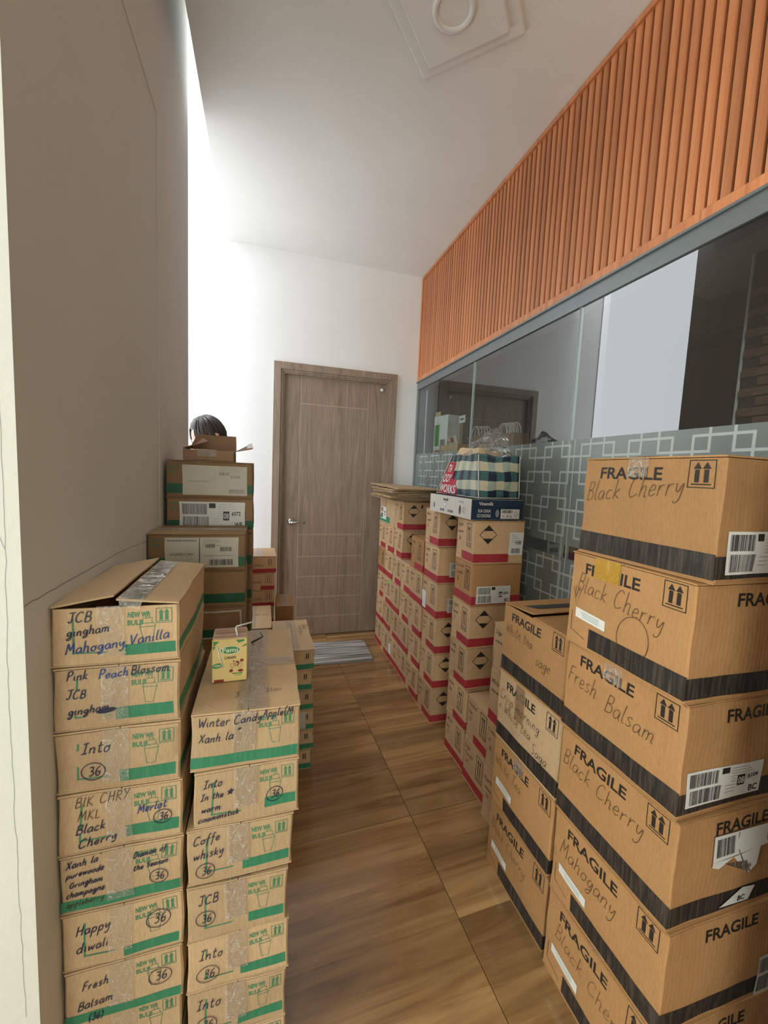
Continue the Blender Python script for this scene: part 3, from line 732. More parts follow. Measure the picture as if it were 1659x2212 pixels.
# glass partition
win = st(bpy.data.objects.new('window_1', None)); C.objects.link(win)
MB().box(1.226, -3.0, 2.098, 1.30, Y_B, 2.163).box(1.226, 3.272, 0, 1.30, Y_B - .001, 2.098).box(1.215, -3.0, 2.155, 1.31, Y_B, 2.1635).build('window_frame', GREYM, win)
MB().box(1.232, -3.0, 0, 1.30, 3.272, .05).build('window_frame', GREYM, win)
joints = [3.272, 2.333, 1.448, 0.563, -0.32, -1.2, -3.0]
for a, b in zip(joints[:-1], joints[1:]):
    p = bx('pane', 1.234, b + .002, .05, 1.244, a - .002, 2.098, GLASS, win)
for a in joints[1:-1]:
    bx('silicone_joint', 1.2325, a - .005, .05, 1.2455, a - .0022, 2.098, SEAL, win)
    bx('silicone_joint', 1.2325, a + .0022, .05, 1.2455, a + .004, 2.098, SEAL, win)
bx('door_stop_strip', 1.2325, 1.412, .05, 1.2455, 1.416, 1.56, SEAL, win)
for (z0, z1) in ((1.116, 1.560), (.60, 1.060)):
    bands = MB()
    bands.box(1.2328, -1.2, z0, 1.2336, 3.272, z1)
    fo = bands.build('frosted_film', FILM, win)
    V = []; F = []
    lw = .0085; P = .1125; s = .047
    def q(ya, za, yb, zb):
        za, zb = max(z0, min(z1, za)), max(z0, min(z1, zb))
        if abs(zb - za) < 1e-4: return
        b = len(V); x = 1.2324
        V.extend([(x, ya, za), (x, yb, za), (x, yb, zb), (x, ya, zb)]); F.append([b, b + 1, b + 2, b + 3])
    for i in range(-22, 16):
        for j in range(-1, 6):
            yc = 1.576 + .0 + i * P; zc = (z1 - .046) - j * P + .0
            if yc > 3.22 or yc < -1.15: continue
            h = s / 2; e = lw / 2
            q(yc - h - e, zc + h - e, yc + h + e, zc + h + e); q(yc - h - e, zc - h - e, yc + h + e, zc - h + e)
            q(yc - h - e, zc - h + e, yc - h + e, zc + h - e); q(yc + h - e, zc - h + e, yc + h + e, zc + h - e)
            even = (i + j) % 2 == 0
            # link toward smaller y (to the right in the photo)
            zl = zc + h if even else zc - h
            if j > -1: q(yc - P + h + e, zl - e, yc - h - e, zl + e)
            ys_ = yc + h if even else yc - h
            q(ys_ - e, zc - P + h + e, ys_ + e, zc - h - e)
    link('lattice_pattern', V, F, FILM_L, fo)

# door
dr = st(bpy.data.objects.new('door_1', None)); C.objects.link(dr)
fr = MB()
for (d, y0, y1, k) in ((0, Y_B - .018, Y_B + .001, .052), (.047, Y_B - .006, Y_B + .05, .022), (.065, Y_B + .004, Y_B + .09, .016)):
    xa, xb, zt = .055 + d, 1.043 - d, 2.203 - d
    fr.box(xa, y0, 0, xa + k, y1, zt); fr.box(xb - k, y0, 0, xb, y1, zt); fr.box(xa + k, y0, zt - k, xb - k, y1, zt)
fr.build('door_frame', DOORW, dr)
sl = MB(); YS = Y_B + .035
# slab boards separated by grooves
g = .0065
xs = [.136, .268, .810, .962]
sl.box(xs[0], YS, .006, xs[1] - g, YS + .04, 2.122); sl.box(xs[2] + g, YS, .006, xs[3], YS + .04, 2.122)
sl.build('door_leaf', DOORW, dr)
zs = [.006, .163, .332, .508, .677, .860, 1.909, 2.122]
for a, b in zip(zs[:-1], zs[1:]):
    MB().bev(xs[1], YS, a + g / 2, xs[2], YS + .04, b - g / 2, .0012).build('door_panel', DOORW, dr)
GRV = plain('light_groove_wood', (0.46, 0.36, 0.27), .6)
bx('door_core', xs[0], YS + .0015, .006, xs[3], YS + .036, 2.122, GRV, dr)
hd = MB(); hx, hz = .205, .965
hd.tube([(hx, YS + .002, hz), (hx, YS - .012, hz)], .026, 24); hd.tube([(hx, YS - .01, hz), (hx, YS - .05, hz)], [.016, .012], 16)
hd.tube([(hx, YS - .048, hz), (hx + .015, YS - .055, hz), (hx + .05, YS - .056, hz), (hx + .115, YS - .05, hz - .002)], [.012, .011, .009, .008], 12)
hd.build('door_handle', CHROME, dr, True)
MB().tube([(.925, YS - .001, 2.075), (.925, YS - .02, 2.075)], [.014, .012], 16).build('door_stop', WHITEP, dr, True)

# ceiling plate
cl = thing('ceiling_light', 'white stepped diamond plate with a round light ring on the ceiling', 'ceiling light', (.6, 1.441, Z_C))
def diam(r, z0, z1, bev_, name, mat):
    V = []; F = []
    for (rr, z) in ((r, z0), (r, z1 + bev_), (r - bev_, z1)):
        V += [(rr, 0, z), (0, rr, z), (-rr, 0, z), (0, -rr, z)]
    for l in range(2):
        for i in range(4):
            j = (i + 1) % 4; F.append([l * 4 + i, l * 4 + 4 + i, l * 4 + 4 + j, l * 4 + j])
    F.append([8, 11, 10, 9])
    return link(name, V, F, mat, cl)
diam(.284, 0, -.012, .006, 'outer_plate', CEIL); diam(.222, -.012, -.026, .006, 'inner_plate', CEIL)
V = []; F = []; n = 48
for (r, z) in ((.074, -.026), (.074, -.031), (.069, -.034), (.060, -.034), (.055, -.030), (.053, -.027)):
    V += [(r * math.cos(2 * math.pi * i / n), r * math.sin(2 * math.pi * i / n), z) for i in range(n)]
for l in range(5):
    for i in range(n): j = (i + 1) % n; F.append([l * n + i, (l + 1) * n + i, (l + 1) * n + j, l * n + j])
link('light_ring', V, F, CEIL, cl, True)
V = [(.054 * math.cos(2 * math.pi * i / n), .054 * math.sin(2 * math.pi * i / n), -.0275) for i in range(n)]
link('diffuser', V, [list(range(n))[::-1]], CEIL, cl)

# office behind the glass
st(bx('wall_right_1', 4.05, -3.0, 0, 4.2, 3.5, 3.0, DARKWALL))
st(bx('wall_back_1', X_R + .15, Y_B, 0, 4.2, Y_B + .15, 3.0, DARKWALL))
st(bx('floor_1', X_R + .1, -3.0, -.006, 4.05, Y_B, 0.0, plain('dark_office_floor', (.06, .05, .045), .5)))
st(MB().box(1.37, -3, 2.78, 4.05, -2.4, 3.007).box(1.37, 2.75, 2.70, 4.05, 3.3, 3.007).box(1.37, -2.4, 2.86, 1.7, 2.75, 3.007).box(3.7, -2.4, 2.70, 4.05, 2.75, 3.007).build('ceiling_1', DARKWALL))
bw = st(bx('wall_right_2', 3.215, 1.35, 0, 3.40, 2.13, 3.0, plain('dark_mortar', (.07, .06, .055), .9)))
bmesh_ = bpy.data.meshes.new('brick'); mb = MB().bev(-.008, -.098, -.028, .008, .098, .028, .003); bmesh_.from_pydata(mb.v, [], mb.f); bmesh_.materials.append(BRICKM)
for r_ in range(24):
    for c_ in range(4):
        yy = 2.02 - c_ * .208 - (.104 if r_ % 2 else 0); zz = 1.25 + r_ * .067
        if zz > 2.9 or yy < 1.4: continue
        b_ = bpy.data.objects.new('brick', bmesh_); C.objects.link(b_); b_.parent = bw; b_.location = (3.208 - random.uniform(0, .005), yy, zz)
        b_.rotation_euler = (0, 0, 0)
bx('corner_bead', 3.20, 2.128, 0, 3.215, 2.138, 3.0, WALL, bw)

def quadplate(P4, t, name, mat, parent, n=5, wob=.002):
    a, b, c, d = [Vector(p) for p in P4]; nn_ = (b - a).cross(d - a).normalized() * t; V = []; F = []
    for s_ in (0, 1):
        for j in range(n + 1):
            for i in range(n + 1):
                u, v = i / n, j / n; p = a * (1 - u) * (1 - v) + b * u * (1 - v) + c * u * v + d * (1 - u) * v
                p = p + noise.noise_vector(p * 14) * wob + nn_ * s_; V.append(tuple(p))
    m = n + 1; o_ = m * m
    for j in range(n):
        for i in range(n):
            q_ = j * m + i; F.append([o_ + q_, o_ + q_ + 1, o_ + q_ + m + 1, o_ + q_ + m]); F.append([q_, q_ + m, q_ + m + 1, q_ + 1])
    for i in range(n):
        F.append([i, i + 1, o_ + i + 1, o_ + i]); q_ = n * m + i; F.append([q_ + 1, q_, o_ + q_, o_ + q_ + 1])
        q_ = i * m; F.append([q_ + m, q_, o_ + q_, o_ + q_ + m]); q_ = i * m + n; F.append([q_, q_ + m, o_ + q_ + m, o_ + q_])
    return link(name, V, F, mat, parent)
# ================================================================== LEFT STACKS (green-striped boxes)
XA0, XA1, YF = -.368, -.156, .85
LG = 'left front stack'
BA = wf_box('top box of the wall stack, flaps lifted, lettered Mahogany Vanilla', XA0, XA1, YF, 1.18, 1.003, .117, 1,
       [('JCB', .13, .74, .020, 'k'), ('gingham', .12, .50, .0175, 'k', .12), ('Mahogany,Vanilla', .10, .20, .020, 'b', .13)], stripe=(.56, .97), svh=(.14, .33), tape=.1, flaps=(10, 6), arrow=True, seam='y')
_hw = BA.w / 2; _r = lambda x: BA.h + .0018 + (_hw - x) * math.sin(R(6)) * 1.02
quadplate([(.004, -BA.d / 2 - .002, _r(.004)), (.046, -BA.d / 2 - .002, _r(.046)), (.046, BA.d / 2 - .01, _r(.046)), (.004, BA.d / 2 - .01, _r(.004))], .0004, 'packing_tape', TAPE, BA.root, 10, .0006)
quadplate([(.006, -BA.d / 2 - .006, _r(.006) - .012), (.040, -BA.d / 2 - .010, _r(.04) - .016), (.046, -BA.d / 2 - .001, _r(.046) + .0006), (.004, -BA.d / 2 - .001, _r(.004) + .0006)], .0004, 'packing_tape', TAPE, BA.root, 8, .003)
BP = wf_box('box lettered Pink Peach Blossom, second down beside the wall', XA0 - .0, XA1, YF, 1.18, .877, .125, 2,
       [('Pink', .09, .80, .017, 'k', .05), ('Peach', .34, .80, .017, 'b', .05), ('Blossom', .59, .82, .017, 'k', .05), ('JCB', .09, .52, .016, 'k'), ('gingham', .11, .26, .016, 'k', .1)], stripe=(.47, .95), svh=(.12, .32), tape=.11)
BP.decal('front', disc(.40 * BP.w, .30 * BP.h, .016, .005, rot=.1), MARK_B, 'scribbled_out_word', .0026)
wf_box('box lettered Into with ringed 36, third down beside the wall', XA0 + .002, XA1 + .003, YF, 1.18, .751, .125, 3,
       [('Into', .20, .64, .022, 'k', .02), ('#36', .25, .26, .016, 'k')], stripe=(.5, .96), svh=(.10, .30), tape=.11)
wf_box('box lettered CHRY and Merlot, fourth down beside the wall', XA0 + .002, XA1 + .003, YF, 1.18, .626, .124, 4,
       [('BlK CHRY', .12, .78, .019, 'p', .05), ('MKL', .14, .56, .018, 'p', .05), ('Black', .13, .34, .018, 'k', .1), ('Cherry', .15, .10, .018, 'k', .12), ('Merlot', .62, .52, .016, 'b', .1), ('#36', .80, .34, .013, 'k')], stripe=(.52, .97), svh=(.13, .33), tape=.11)
wf_box('box with five handwritten lines and Diamon of the Season', XA0 + .001, XA1 + .003, YF, 1.18, .500, .125, 5,
       [("Xanh la'", .05, .80, .014, 'k', .12), ('purewoode', .05, .63, .012, 'k', .12), ('Gringham', .07, .45, .012, 'k', .12), ('champagne', .04, .28, .012, 'k', .12), ('appleberry', .04, .11, .012, 'p', .12), ('Diamon of', .58, .76, .0115, 'k', .12), ('the Season', .58, .54, .0115, 'k', .1), ('#36', .76, .30, .014, 'k')],
       stripe=(.0, .98), svh=(.04, .22), tape=.11, lmark=False)
wf_box('box lettered Happy diwali with ringed 36', XA0, XA1 + .002, YF, 1.18, .375, .124, 6,
       [('Happy', .10, .60, .020, 'k', .12), ('diwali', .10, .30, .020, 'k', .12), ('#36', .74, .50, .017, 'k')], stripe=(.5, .96), svh=(.05, .22), tape=.10)
wf_box('box lettered Fresh Balsam, second from the bottom beside the wall', XA0 + .002, XA1 + .003, YF, 1.18, .250, .124, 7,
       [('Fresh', .14, .62, .018, 'k', .12), ('Balsam', .10, .26, .018, 'k', .12), ('(36)', .18, .02, .014, 'k', .1), ('#36', .76, .42, .017, 'k')], stripe=(.0, .98), svh=(.02, .18), tape=.10, lmark=False)
wf_box('box under the Fresh Balsam box, set a little back', XA0 + .002, XA1 - .002, YF + .012, 1.19, .125, .124, 8, [('TCB', .14, .5, .02, 'k')], tape=.10)
wf_box('bottom box of the stack beside the wall', XA0 + .002, XA1, YF + .005, 1.18, .0, .124, 9, [('TCB', .14, .5, .02, 'k')], tape=.10)

SB = [(-.134, .084, .757, .124, 'box lettered Winter Candy Apple with the drink cartons on top', 11,
       [('Winter', .05, .76, .019, 'k', .06), ('Candy', .37, .78, .0175, 'k', .07), ('Apple(M', .63, .84, .0165, 'k', .02), ('Xanh la~', .06, .50, .018, 'k', .05)], (0, .98), (.06, .25), {'lmark': False}),
      (-.132, .080, .630, .126, 'box lettered Into the warm cinamonstick', 12,
       [('Into', .08, .72, .017, 'k', .06), ('In the *', .06, .50, .014, 'k', .1), ('warm', .07, .28, .014, 'k', .1), ('cinamonstick', .04, .10, .012, 'k', .12), ('#36', .72, .34, .014, 'k')], (.66, .97), (.18, .36), {}),
      (-.144, .070, .503, .126, 'box lettered Coffe Whisky with ringed 36', 13,
       [('Coffe', .05, .72, .018, 'k', .12), ('whisky', .05, .46, .018, 'k', .12), ('#36', .12, .18, .015, 'k')], (.52, .97), (.12, .30), {}),
      (-.143, .062, .370, .126, 'box lettered JCB with ringed 36 in the second stack', 14,
       [('JCB', .10, .66, .020, 'k', .05), ('#36', .13, .34, .015, 'k')], (.60, .97), (.14, .32), {}),
      (-.1435, .066, .245, .125, 'box lettered Into with a large ringed 36 in the second stack', 15,
       [('Into', .10, .62, .022, 'k', .05), ('#36', .14, .24, .018, 'k')], (.50, .97), (.12, .30), {}),
      (-.1435, .064, .120, .124, 'box lettered Into at the lower picture edge', 16,
       [('Into', .08, .62, .022, 'k', .05), ('#36', .14, .24, .016, 'k')], (.50, .97), (.12, .30), {}),
      (-.1435, .064, 0, .119, 'bottom box of the second stack, hidden under the Into boxes', 17, [('JCB', .1, .6, .02, 'k')], (.5, .97), (.12, .3), {})]
for (a, b, z, h, lab, sd, wr_, stp, svh, ex) in SB:
    B_ = wf_box(lab, a, b, YF, 1.283 if z > .7 else 1.20, z, h, sd, wr_, stripe=stp, svh=svh, tape=.09, **ex)
    if sd == 11:
        B_.decal('top', rect(.5 * B_.w - .003, 0, .5 * B_.w + .040, B_.d, .02), TAPE, 'packing_tape', .0022)
        B_.decal('top', rect(.5 * B_.w + .038, .19, B_.w, .235, .02), TAPE, 'packing_tape', .0020)
        B_.decal('top', hand('3', .35 * B_.w, .05, .02, .0014, .1, 0), PEN, 'handwriting', .0026)
        B_.decal('top', hand('Itan', .66 * B_.w, .06, .016, .0010, .1, .1), PEN, 'handwriting', .0026)

# third stack: turned boxes by the wall with address labels
def side_stack(label, x0, x1, y0, y1, z, h, seed, kind):
    B = Box(label, x0, x1, y0, y1, z, h, KRAFT_C, rz=R(random.uniform(-.6, .6)), seed=seed, wear=.003, seam='x')
    U, V = B.size('front')
    B.decal('front', rect(0, .10 * V, U, .36 * V), STRIPE_G2, 'green_stripe', .0005)
    U2, V2 = B.size('right'); B.decal('right', rect(0, .10 * V2, U2, .30 * V2), STRIPE_G2, 'green_stripe', .0005)
    if kind != 'plain': B.decal('front', text('NEW WF', .03 * U, .78 * V, .009, .02, .035) + text('BULB', .03 * U, .66 * V, .009, .02, .025), INK_G, 'printed_text')
    if kind == 'laundry':
        lb = B.decal('front', rect(.17 * U, .08 * V, .93 * U, .90 * V), LABEL_D, 'shipping_label', .0012)
        B.decal('front', rect(.515 * U, .1 * V, .523 * U, .88 * V) + text('WALLFLOWER SINGLE BULB', .19 * U, .80 * V, .006, .01, .30 * U) + text('LAUNDRY DAY', .22 * U, .42 * V, .0085, .0, .24 * U)
                + barcode(.62 * U, .14 * V, .87 * U, .30 * V, 9) + barcode(.74 * U, .52 * V, .86 * U, .64 * V, 10) + barcode(.58 * U, .62 * V, .68 * U, .72 * V, 11)
                + [p for i in range(6) for p in rect(.55 * U, (.85 - .035 * i) * V, (.7 + .03 * (i % 3)) * U, (.85 - .035 * i) * V + .0006)] + rect(.55 * U, .4 * V, .88 * U, .4 * V + .0008), INK_K, 'label_print', .0017, lb)
    elif kind == 'blank':
        lb = B.decal('front', rect(.18 * U, .06 * V, .94 * U, .88 * V), LABEL_D, 'shipping_label', .0012)
        B.decal('front', rect(.55 * U, .25 * V, .552 * U, .85 * V) + text('LAUNDRY DAY', .24 * U, .42 * V, .006, 0, .24 * U) + barcode(.6 * U, .62 * V, .72 * U, .70 * V, 3) + barcode(.74 * U, .55 * V, .86 * U, .62 * V, 5) + barcode(.72 * U, .12 * V, .91 * U, .24 * V, 6)
                + [p for i in range(4) for p in rect(.60 * U, (.84 - .04 * i) * V, .9 * U, (.84 - .04 * i) * V + .0005)], plain('faded_print', (.30, .28, .22), .7), 'label_print', .0017, lb)
    elif kind == 'wf': ship_label(B, 'front', .14 * U, .10 * V, .77 * U, .78 * V, 33, '08', '6072', 'WF')
    return B
cz = 1.156; n = 9
kinds = ['laundry', 'plain', 'frame'] + ['plain'] * 6
labs = ['box with LAUNDRY DAY address label, topmost beside the wall', 'plain brown box with a broad green band under the LAUNDRY DAY box', 'box with pale framed panel, third down under the LAUNDRY DAY box']
ph = cz / 9
for i in range(9):
    B_ = side_stack(labs[i] if i < 3 else 'hidden brown box low in the stack under the LAUNDRY DAY box', -.366, -.062, 1.48, 1.688, cz - ph * (i + 1), ph, 40 + i, kinds[i])
    if i >= 3: B_.root['group'] = 'hidden boxes under the LAUNDRY DAY box'
    if kinds[i] == 'frame':
        U, V = B_.size('front'); B_.decal('front', frame(.04 * U, .1 * V, .97 * U, .88 * V, .006), LABEL_D, 'label_border', .0012)
cz2 = 1.404; ph = cz2 / 10
for i in range(10):
    B_ = side_stack(['box with a large faded white label under the open carton', 'box with barcode label reading 08 and WF'][i] if i < 2 else 'rear brown box hidden behind the LAUNDRY DAY stack', -.355, -.046, 1.70, 1.905, cz2 - ph * (i + 1), ph, 60 + i, ['blank', 'wf'][i] if i < 2 else 'plain')
    if i >= 2: B_.root['group'] = 'rear boxes behind the LAUNDRY DAY stack'

# small open carton on top
oc = Box('small dark open carton with raised flaps atop the rear wall stack', -.302, -.118, 1.72, 1.86, cz2, .048, KRAFT_DK, name='open_carton', seed=77, tape=False, flaps=(0, 0))
for c in list(oc.root.children):
    if c.name.startswith('top_flap'): bpy.data.objects.remove(c, do_unlink=True)
hw, hd_, hh = oc.w / 2, oc.d / 2, oc.h
quadplate([(-hw, hd_, hh), (hw, hd_, hh), (hw - .002, hd_ + .012, hh + .062), (-hw + .03, hd_ + .012, hh + .064)], .003, 'raised_flap', KRAFT_DK, oc.root)
quadplate([(-hw, -hd_, hh), (-hw, hd_, hh), (-hw + .055, hd_ - .02, hh + .05), (-hw + .085, -hd_ + .03, hh + .032)], .003, 'raised_flap', KRAFT_DK, oc.root)
fl_ = quadplate([(hw, -hd_ + .01, hh - .006), (hw, hd_ - .02, hh), (hw + .062, hd_ - .04, hh + .034), (hw + .07, -hd_ + .02, hh + .012)], .003, 'raised_flap', KRAFT_DK, oc.root)
quadplate([(hw + .048, -hd_ + .015, hh + .010), (hw + .046, hd_ - .035, hh + .030), (hw + .064, hd_ - .042, hh + .038), (hw + .072, -hd_ + .018, hh + .0155)], .002, 'packing_tape', LABEL, fl_)
oc.facetape('front', .085, .03, .07)

# stack D / G / H behind the second stack, narrow green-striped boxes
ph = .0965
for i in range(6):
    z = .579 - ph * (i + 1)
    B_ = Box(['handwritten kraft box on top of the short stack before the doormat', 'second box down in the short stack before the doormat', 'third box down in the short stack before the doormat', 'box with a white slip in the short stack before the doormat', 'second box from the floor in the short stack before the doormat', 'floor-level box of the short stack before the doormat'][i],
             .052 + random.uniform(-.002, .002), .228 + [0, -.004, 0, .006, .006, -.002][i], 1.785, 2.165, z, ph, KRAFT, seed=80 + i, wear=.004, rz=R([.5, -.8, .4, -.3, .5, 0][i]))
    U, V = B_.size('front'); B_.decal('front', rect(0, .05 * V, U, .30 * V), STRIPE_G, 'green_stripe', .0005)
    U2, V2 = B_.size('right'); B_.decal('right', rect(0, .05 * V2, U2, .30 * V2), STRIPE_G, 'green_stripe', .0005)
    B_.decal('front', arrows(.75 * U, .5 * V, .027, .035, .0012, .26, fr=False), INK_K, 'arrow_mark')
    if i == 0:
        pl_ = []
        for k_, (t_, yy) in enumerate((('Candy Apple', .20), ('Winter', .175), ('36', .15))):
            for q_ in hand(t_, 0, 0, .02, .0014, .2, 0): pl_.append([(B_.w * .72 + k_ * .02 + v_, .30 - u_) for u_, v_ in q_])
        B_.decal('top', pl_, PEN, 'handwriting', .0024)
    if i == 3: B_.decal('front', rect(.45 * U, .08 * V, .80 * U, .95 * V), LABEL_D, 'paper_slip', .0012)
for i in range(6):
    z = .576 - .096 * (i + 1)
    B_ = Box('taped kraft box topping the stack behind the open pathway boxes' if i == 0 else 'kraft box hidden low in the stack beside the rear wall end', -.160, .045, 2.085, 2.44, z, .096, KRAFT, seed=90 + i, wear=.002, group=None if i == 0 else 'hidden boxes beside the rear wall end')
    if i == 0: B_.decal('top', rect(.02, 0, .06, B_.d, .02), TAPE, 'packing_tape', .0024); B_.decal('top', hand('Into wf', .10, .19, .022, .0014, .1, 0), PEN, 'handwriting', .0026)
for i in range(5):
    Box('plain kraft box low beside the door, behind the short stack' if i == 0 else 'kraft box hidden beneath the plain box beside the door', .082, .18, 2.46, 2.70, .56 - .112 * (i + 1), .112, KRAFT_OR, seed=100 + i, group=None if i == 0 else 'hidden boxes beside the door')
# small red-striped stack left of the door
ph = .85 / 8
for i in range(8):
    lab_ = ['top box of the small red-striped stack left of the door', 'second box of the small red-striped stack left of the door', 'third box of the small red-striped stack left of the door'][i] if i < 3 else 'red-striped box hidden low in the stack left of the door'
    B_ = Box(lab_, -.135, .074 - .003 * i, 2.55, 2.82, .85 - ph * (i + 1), ph, KRAFT_RED, seed=110 + i, wear=.003, rz=R(random.uniform(-1, 1)), group=None if i < 3 else 'hidden red-striped boxes left of the door')
    U, V = B_.size('front')
    B_.decal('front', rect((0 if i != 1 else .6) * U, .02 * V, U, .26 * V), STRIPE_R, 'red_stripe', .0005)
    B_.decal('front', arrows(.72 * U, .42 * V, .04, .05, .0014, .12, fr=i > 0), INK_K, 'arrow_mark')
    B_.decal('front', hand('Candy', .32 * U, .42 * V, .02, .0013, .1, 0, seed=i), PEN, 'handwriting', .0008)

# drink cartons + straw
CARTON = plain('yellow_carton_print', (.74, .56, .22), .35, var=.08)
WRAPR = plain('pinkish_carton_top', (.50, .33, .26), .5, var=.2)
GRN = plain('leaf_green_print', (.06, .26, .05), .4); RED = plain('maroon_print', (.25, .03, .02), .4); WHT = plain('white_print', (.8, .8, .76), .4)
def drink(label, x, y, z, front):
    t = thing('drink_carton', label, 'drink carton', (x, y, z), R(1.5))
    w_, d_, h_ = .077, .033, .102
    MB().bev(-w_ / 2, -d_ / 2, 0, w_ / 2, d_ / 2, h_, .0015).build('carton_body', CARTON, t)
    MB().box(-w_ / 2 + .002, -d_ / 2 + .003, h_, w_ / 2 - .002, -d_ / 2 + .006, h_ + .003).box(-w_ / 2 + .002, 0, h_, w_ / 2 - .002, .006, h_ + .005).box(-w_ / 2 + .004, .009, h_, w_ / 2 - .003, .013, h_ + .003).build('folded_top', WRAPR, t)
    if front:
        def dec(pol, mat, name, off=.0004):
            V = []; F = []
            for q_ in pol:
                b = len(V); V.extend([(-w_ / 2 + u, -d_ / 2 - off, v) for u, v in q_]); F.append(list(range(b, b + len(q_))))
            return link(name, V, F, mat, t)
        dec(disc(.0395, .076, .0225, .0098), WHT, 'logo_badge', .0003); lg = dec(disc(.0395, .076, .0212, .0088), GRN, 'logo_badge', .0005)
        dec(text('Fami', .0225, .0715, .0105, .012, .034), WHT, 'logo_text', .0008)
        dec(text('CANXI', .027, .055, .006, .02, .025), INK_K, 'printed_text', .0006)
        dec([[(.052, .1), (.071, .1), (.071, .096), (.058, .092)], [(.064, .082), (.075, .09), (.075, .084)], [(.002, .1), (.016, .098), (.004, .087)], [(.002, .088), (.008, .086), (.003, .078)]] + disc(.012, .040, .0125, .006, rot=.15)
            + rect(.044, .017, .067, .0195) + rect(.05, .013, .066, .0142), GRN, 'leaf_print', .0005)
        dec(text('100%', .005, .038, .0045, .01, .014), WHT, 'badge_text', .0008)
        dec(ell(.046, .038, .0055, .0055, .0006) + ell(.061, .038, .0055, .0055, .0006) + ribbon([(.046, .038), (.052, .044), (.058, .0435), (.061, .038)], .0008) + ribbon([(.052, .0425), (.055, .037), (.046, .038)], .0006), RED, 'bicycle_print', .0006)
        dec([[(.050, .047), (.056, .049), (.0605, .045), (.058, .041), (.055, .0445)], [(.056, .041), (.059, .041), (.056, .035), (.0545, .037)]] + disc(.0475, .0482, .0018, .0018) + disc(.0655, .049, .0042, .0035) + disc(.042, .0255, .0042, .0040) + disc(.063, .0245, .006, .0035), RED, 'printed_badges', .0007)
        dec(rect(.005, .0, .026, .0062), RED, 'printed_band', .0006)
        MB().tube([(-.028, -d_ / 2 - .002, .088), (-.015, -d_ / 2 - .002, .036)], .0016, 8).build('wrapped_straw', WHT, t, True)
        MB().tube([(.018, -.006, h_ - .004), (.012, -.004, h_ + .022), (.0135, -.002, h_ + .0245), (.055, .02, h_ + .026)], .0019, 8).build('drinking_straw', WHT, t, True)
    return t
ZB = .881
drink('front yellow drink carton with green logo and a bent straw', -.0725, .990, ZB + .0015, True)
drink('rear yellow drink carton, mostly hidden behind the logo carton', -.0735, 1.026, ZB + .0015, False)
MB().tube([(-.030, 1.176, ZB + .006), (-.012, 1.182, ZB + .012), (.002, 1.19, ZB + .016), (-.006, 1.21, ZB + .022)], [.0025, .003, .002, .001], 8).build('plastic_clip', BLACKP, None, True)
tag(bpy.data.objects['plastic_clip'], 'small black hooked clip on the taped seam beside the cartons', 'clip')

# ================================================================== RIGHT: red-striped boxes
XN0, XN1 = .912, 1.170
RG = 'red-striped boxes'
def near_label(col, lev, ncol, nlev):
    lv = {0: 'on the floor', 1: 'one up from the floor'}
    return None
colsY = {1: (2.995, 3.180), 2: (2.806, 2.988), 3: (2.612, 2.795), 4: (2.420, 2.602), 5: (2.205, 2.405), 6: (2.003, 2.190), 7: (1.605, 1.795), 8: (1.392, 1.585)}
ords = ['floor-level', 'second-level', 'third-level', 'fourth-level', 'fifth-level', 'sixth-level']
cname = {1: 'in the column nearest the door', 2: 'in the second column from the door', 3: 'in the third column from the door', 4: 'in the low fourth column from the door', 5: 'in the column left of the tall barcode column', 6: 'in the tall column under the back end of the yogurt tray', 7: 'in the tall column under the yogurt tray', 8: 'in the two-box pile before the tray column'}
levels = {1: 5, 2: 5, 3: 6, 4: 4, 5: 5, 6: 6, 7: 6, 8: 2}
for c_, (ya, yb) in colsY.items():
    for l_ in range(levels[c_]):
        hgt = .2 if c_ != 7 else .1988
        z = hgt * l_
        xo = random.uniform(-.004, .004); yo = 0
        y0_, y1_ = ya, yb
        kw = {}
        near = 'diamond'
        if c_ == 6 and l_ in (3, 4): near = 'label2'
        if c_ == 7:
            if l_ >= 2: y0_, y1_ = 1.620, 1.795
            if l_ == 5: near = 'slip'
            if l_ == 4: near = 'label'; kw['mat'] = KRAFT_OR
        if c_ == 5 and l_ == 4: near = 'none'; kw['mat'] = KRAFT_OR; y0_, y1_ = 2.212, 2.425
        if c_ == 1 and l_ == 3: kw['mat'] = KRAFT_OR
        if c_ == 6 and l_ < 5: y0_, y1_ = 1.985, 2.180
        full = (c_, l_) in ((1, 0), (1, 1), (2, 1), (4, 1), (4, 0), (3, 2), (6, 4), (6, 3), (7, 4), (5, 3), (1, 3), (2, 3), (7, 0), (8, 0), (3, 0))
        lab_t = None
        if c_ == 6 and l_ == 3: kw['lab'] = (.0, .02, .055, .12)
        if c_ == 3 and l_ == 0: kw['lab'] = (.0, .05, .05, .13)
        B_ = red_box('red-striped box, %s, %s' % (ords[l_], cname[c_]), XN0 + xo, XN1 + xo, y0_, y1_, z, hgt, 200 + c_ * 10 + l_, near=near, stripe=0.0 if full else .36, rz=R(random.uniform(-.7, .7)), group=None, faint=c_ < 5, **kw)
        if c_ == 2 and l_ == 2: B_.decal('left', rect(.13, .165, .16, .19), plain('bright_green_sticker', (.10, .62, .06), .4), 'green_sticker', .0016)
        if c_ == 3 and l_ == 5: B_.decal('front', [[(.128, .165), (.134, .150), (.142, .160), (.150, .178), (.142, .176), (.138, .185), (.132, .175)]], INK_K, 'flame_mark')
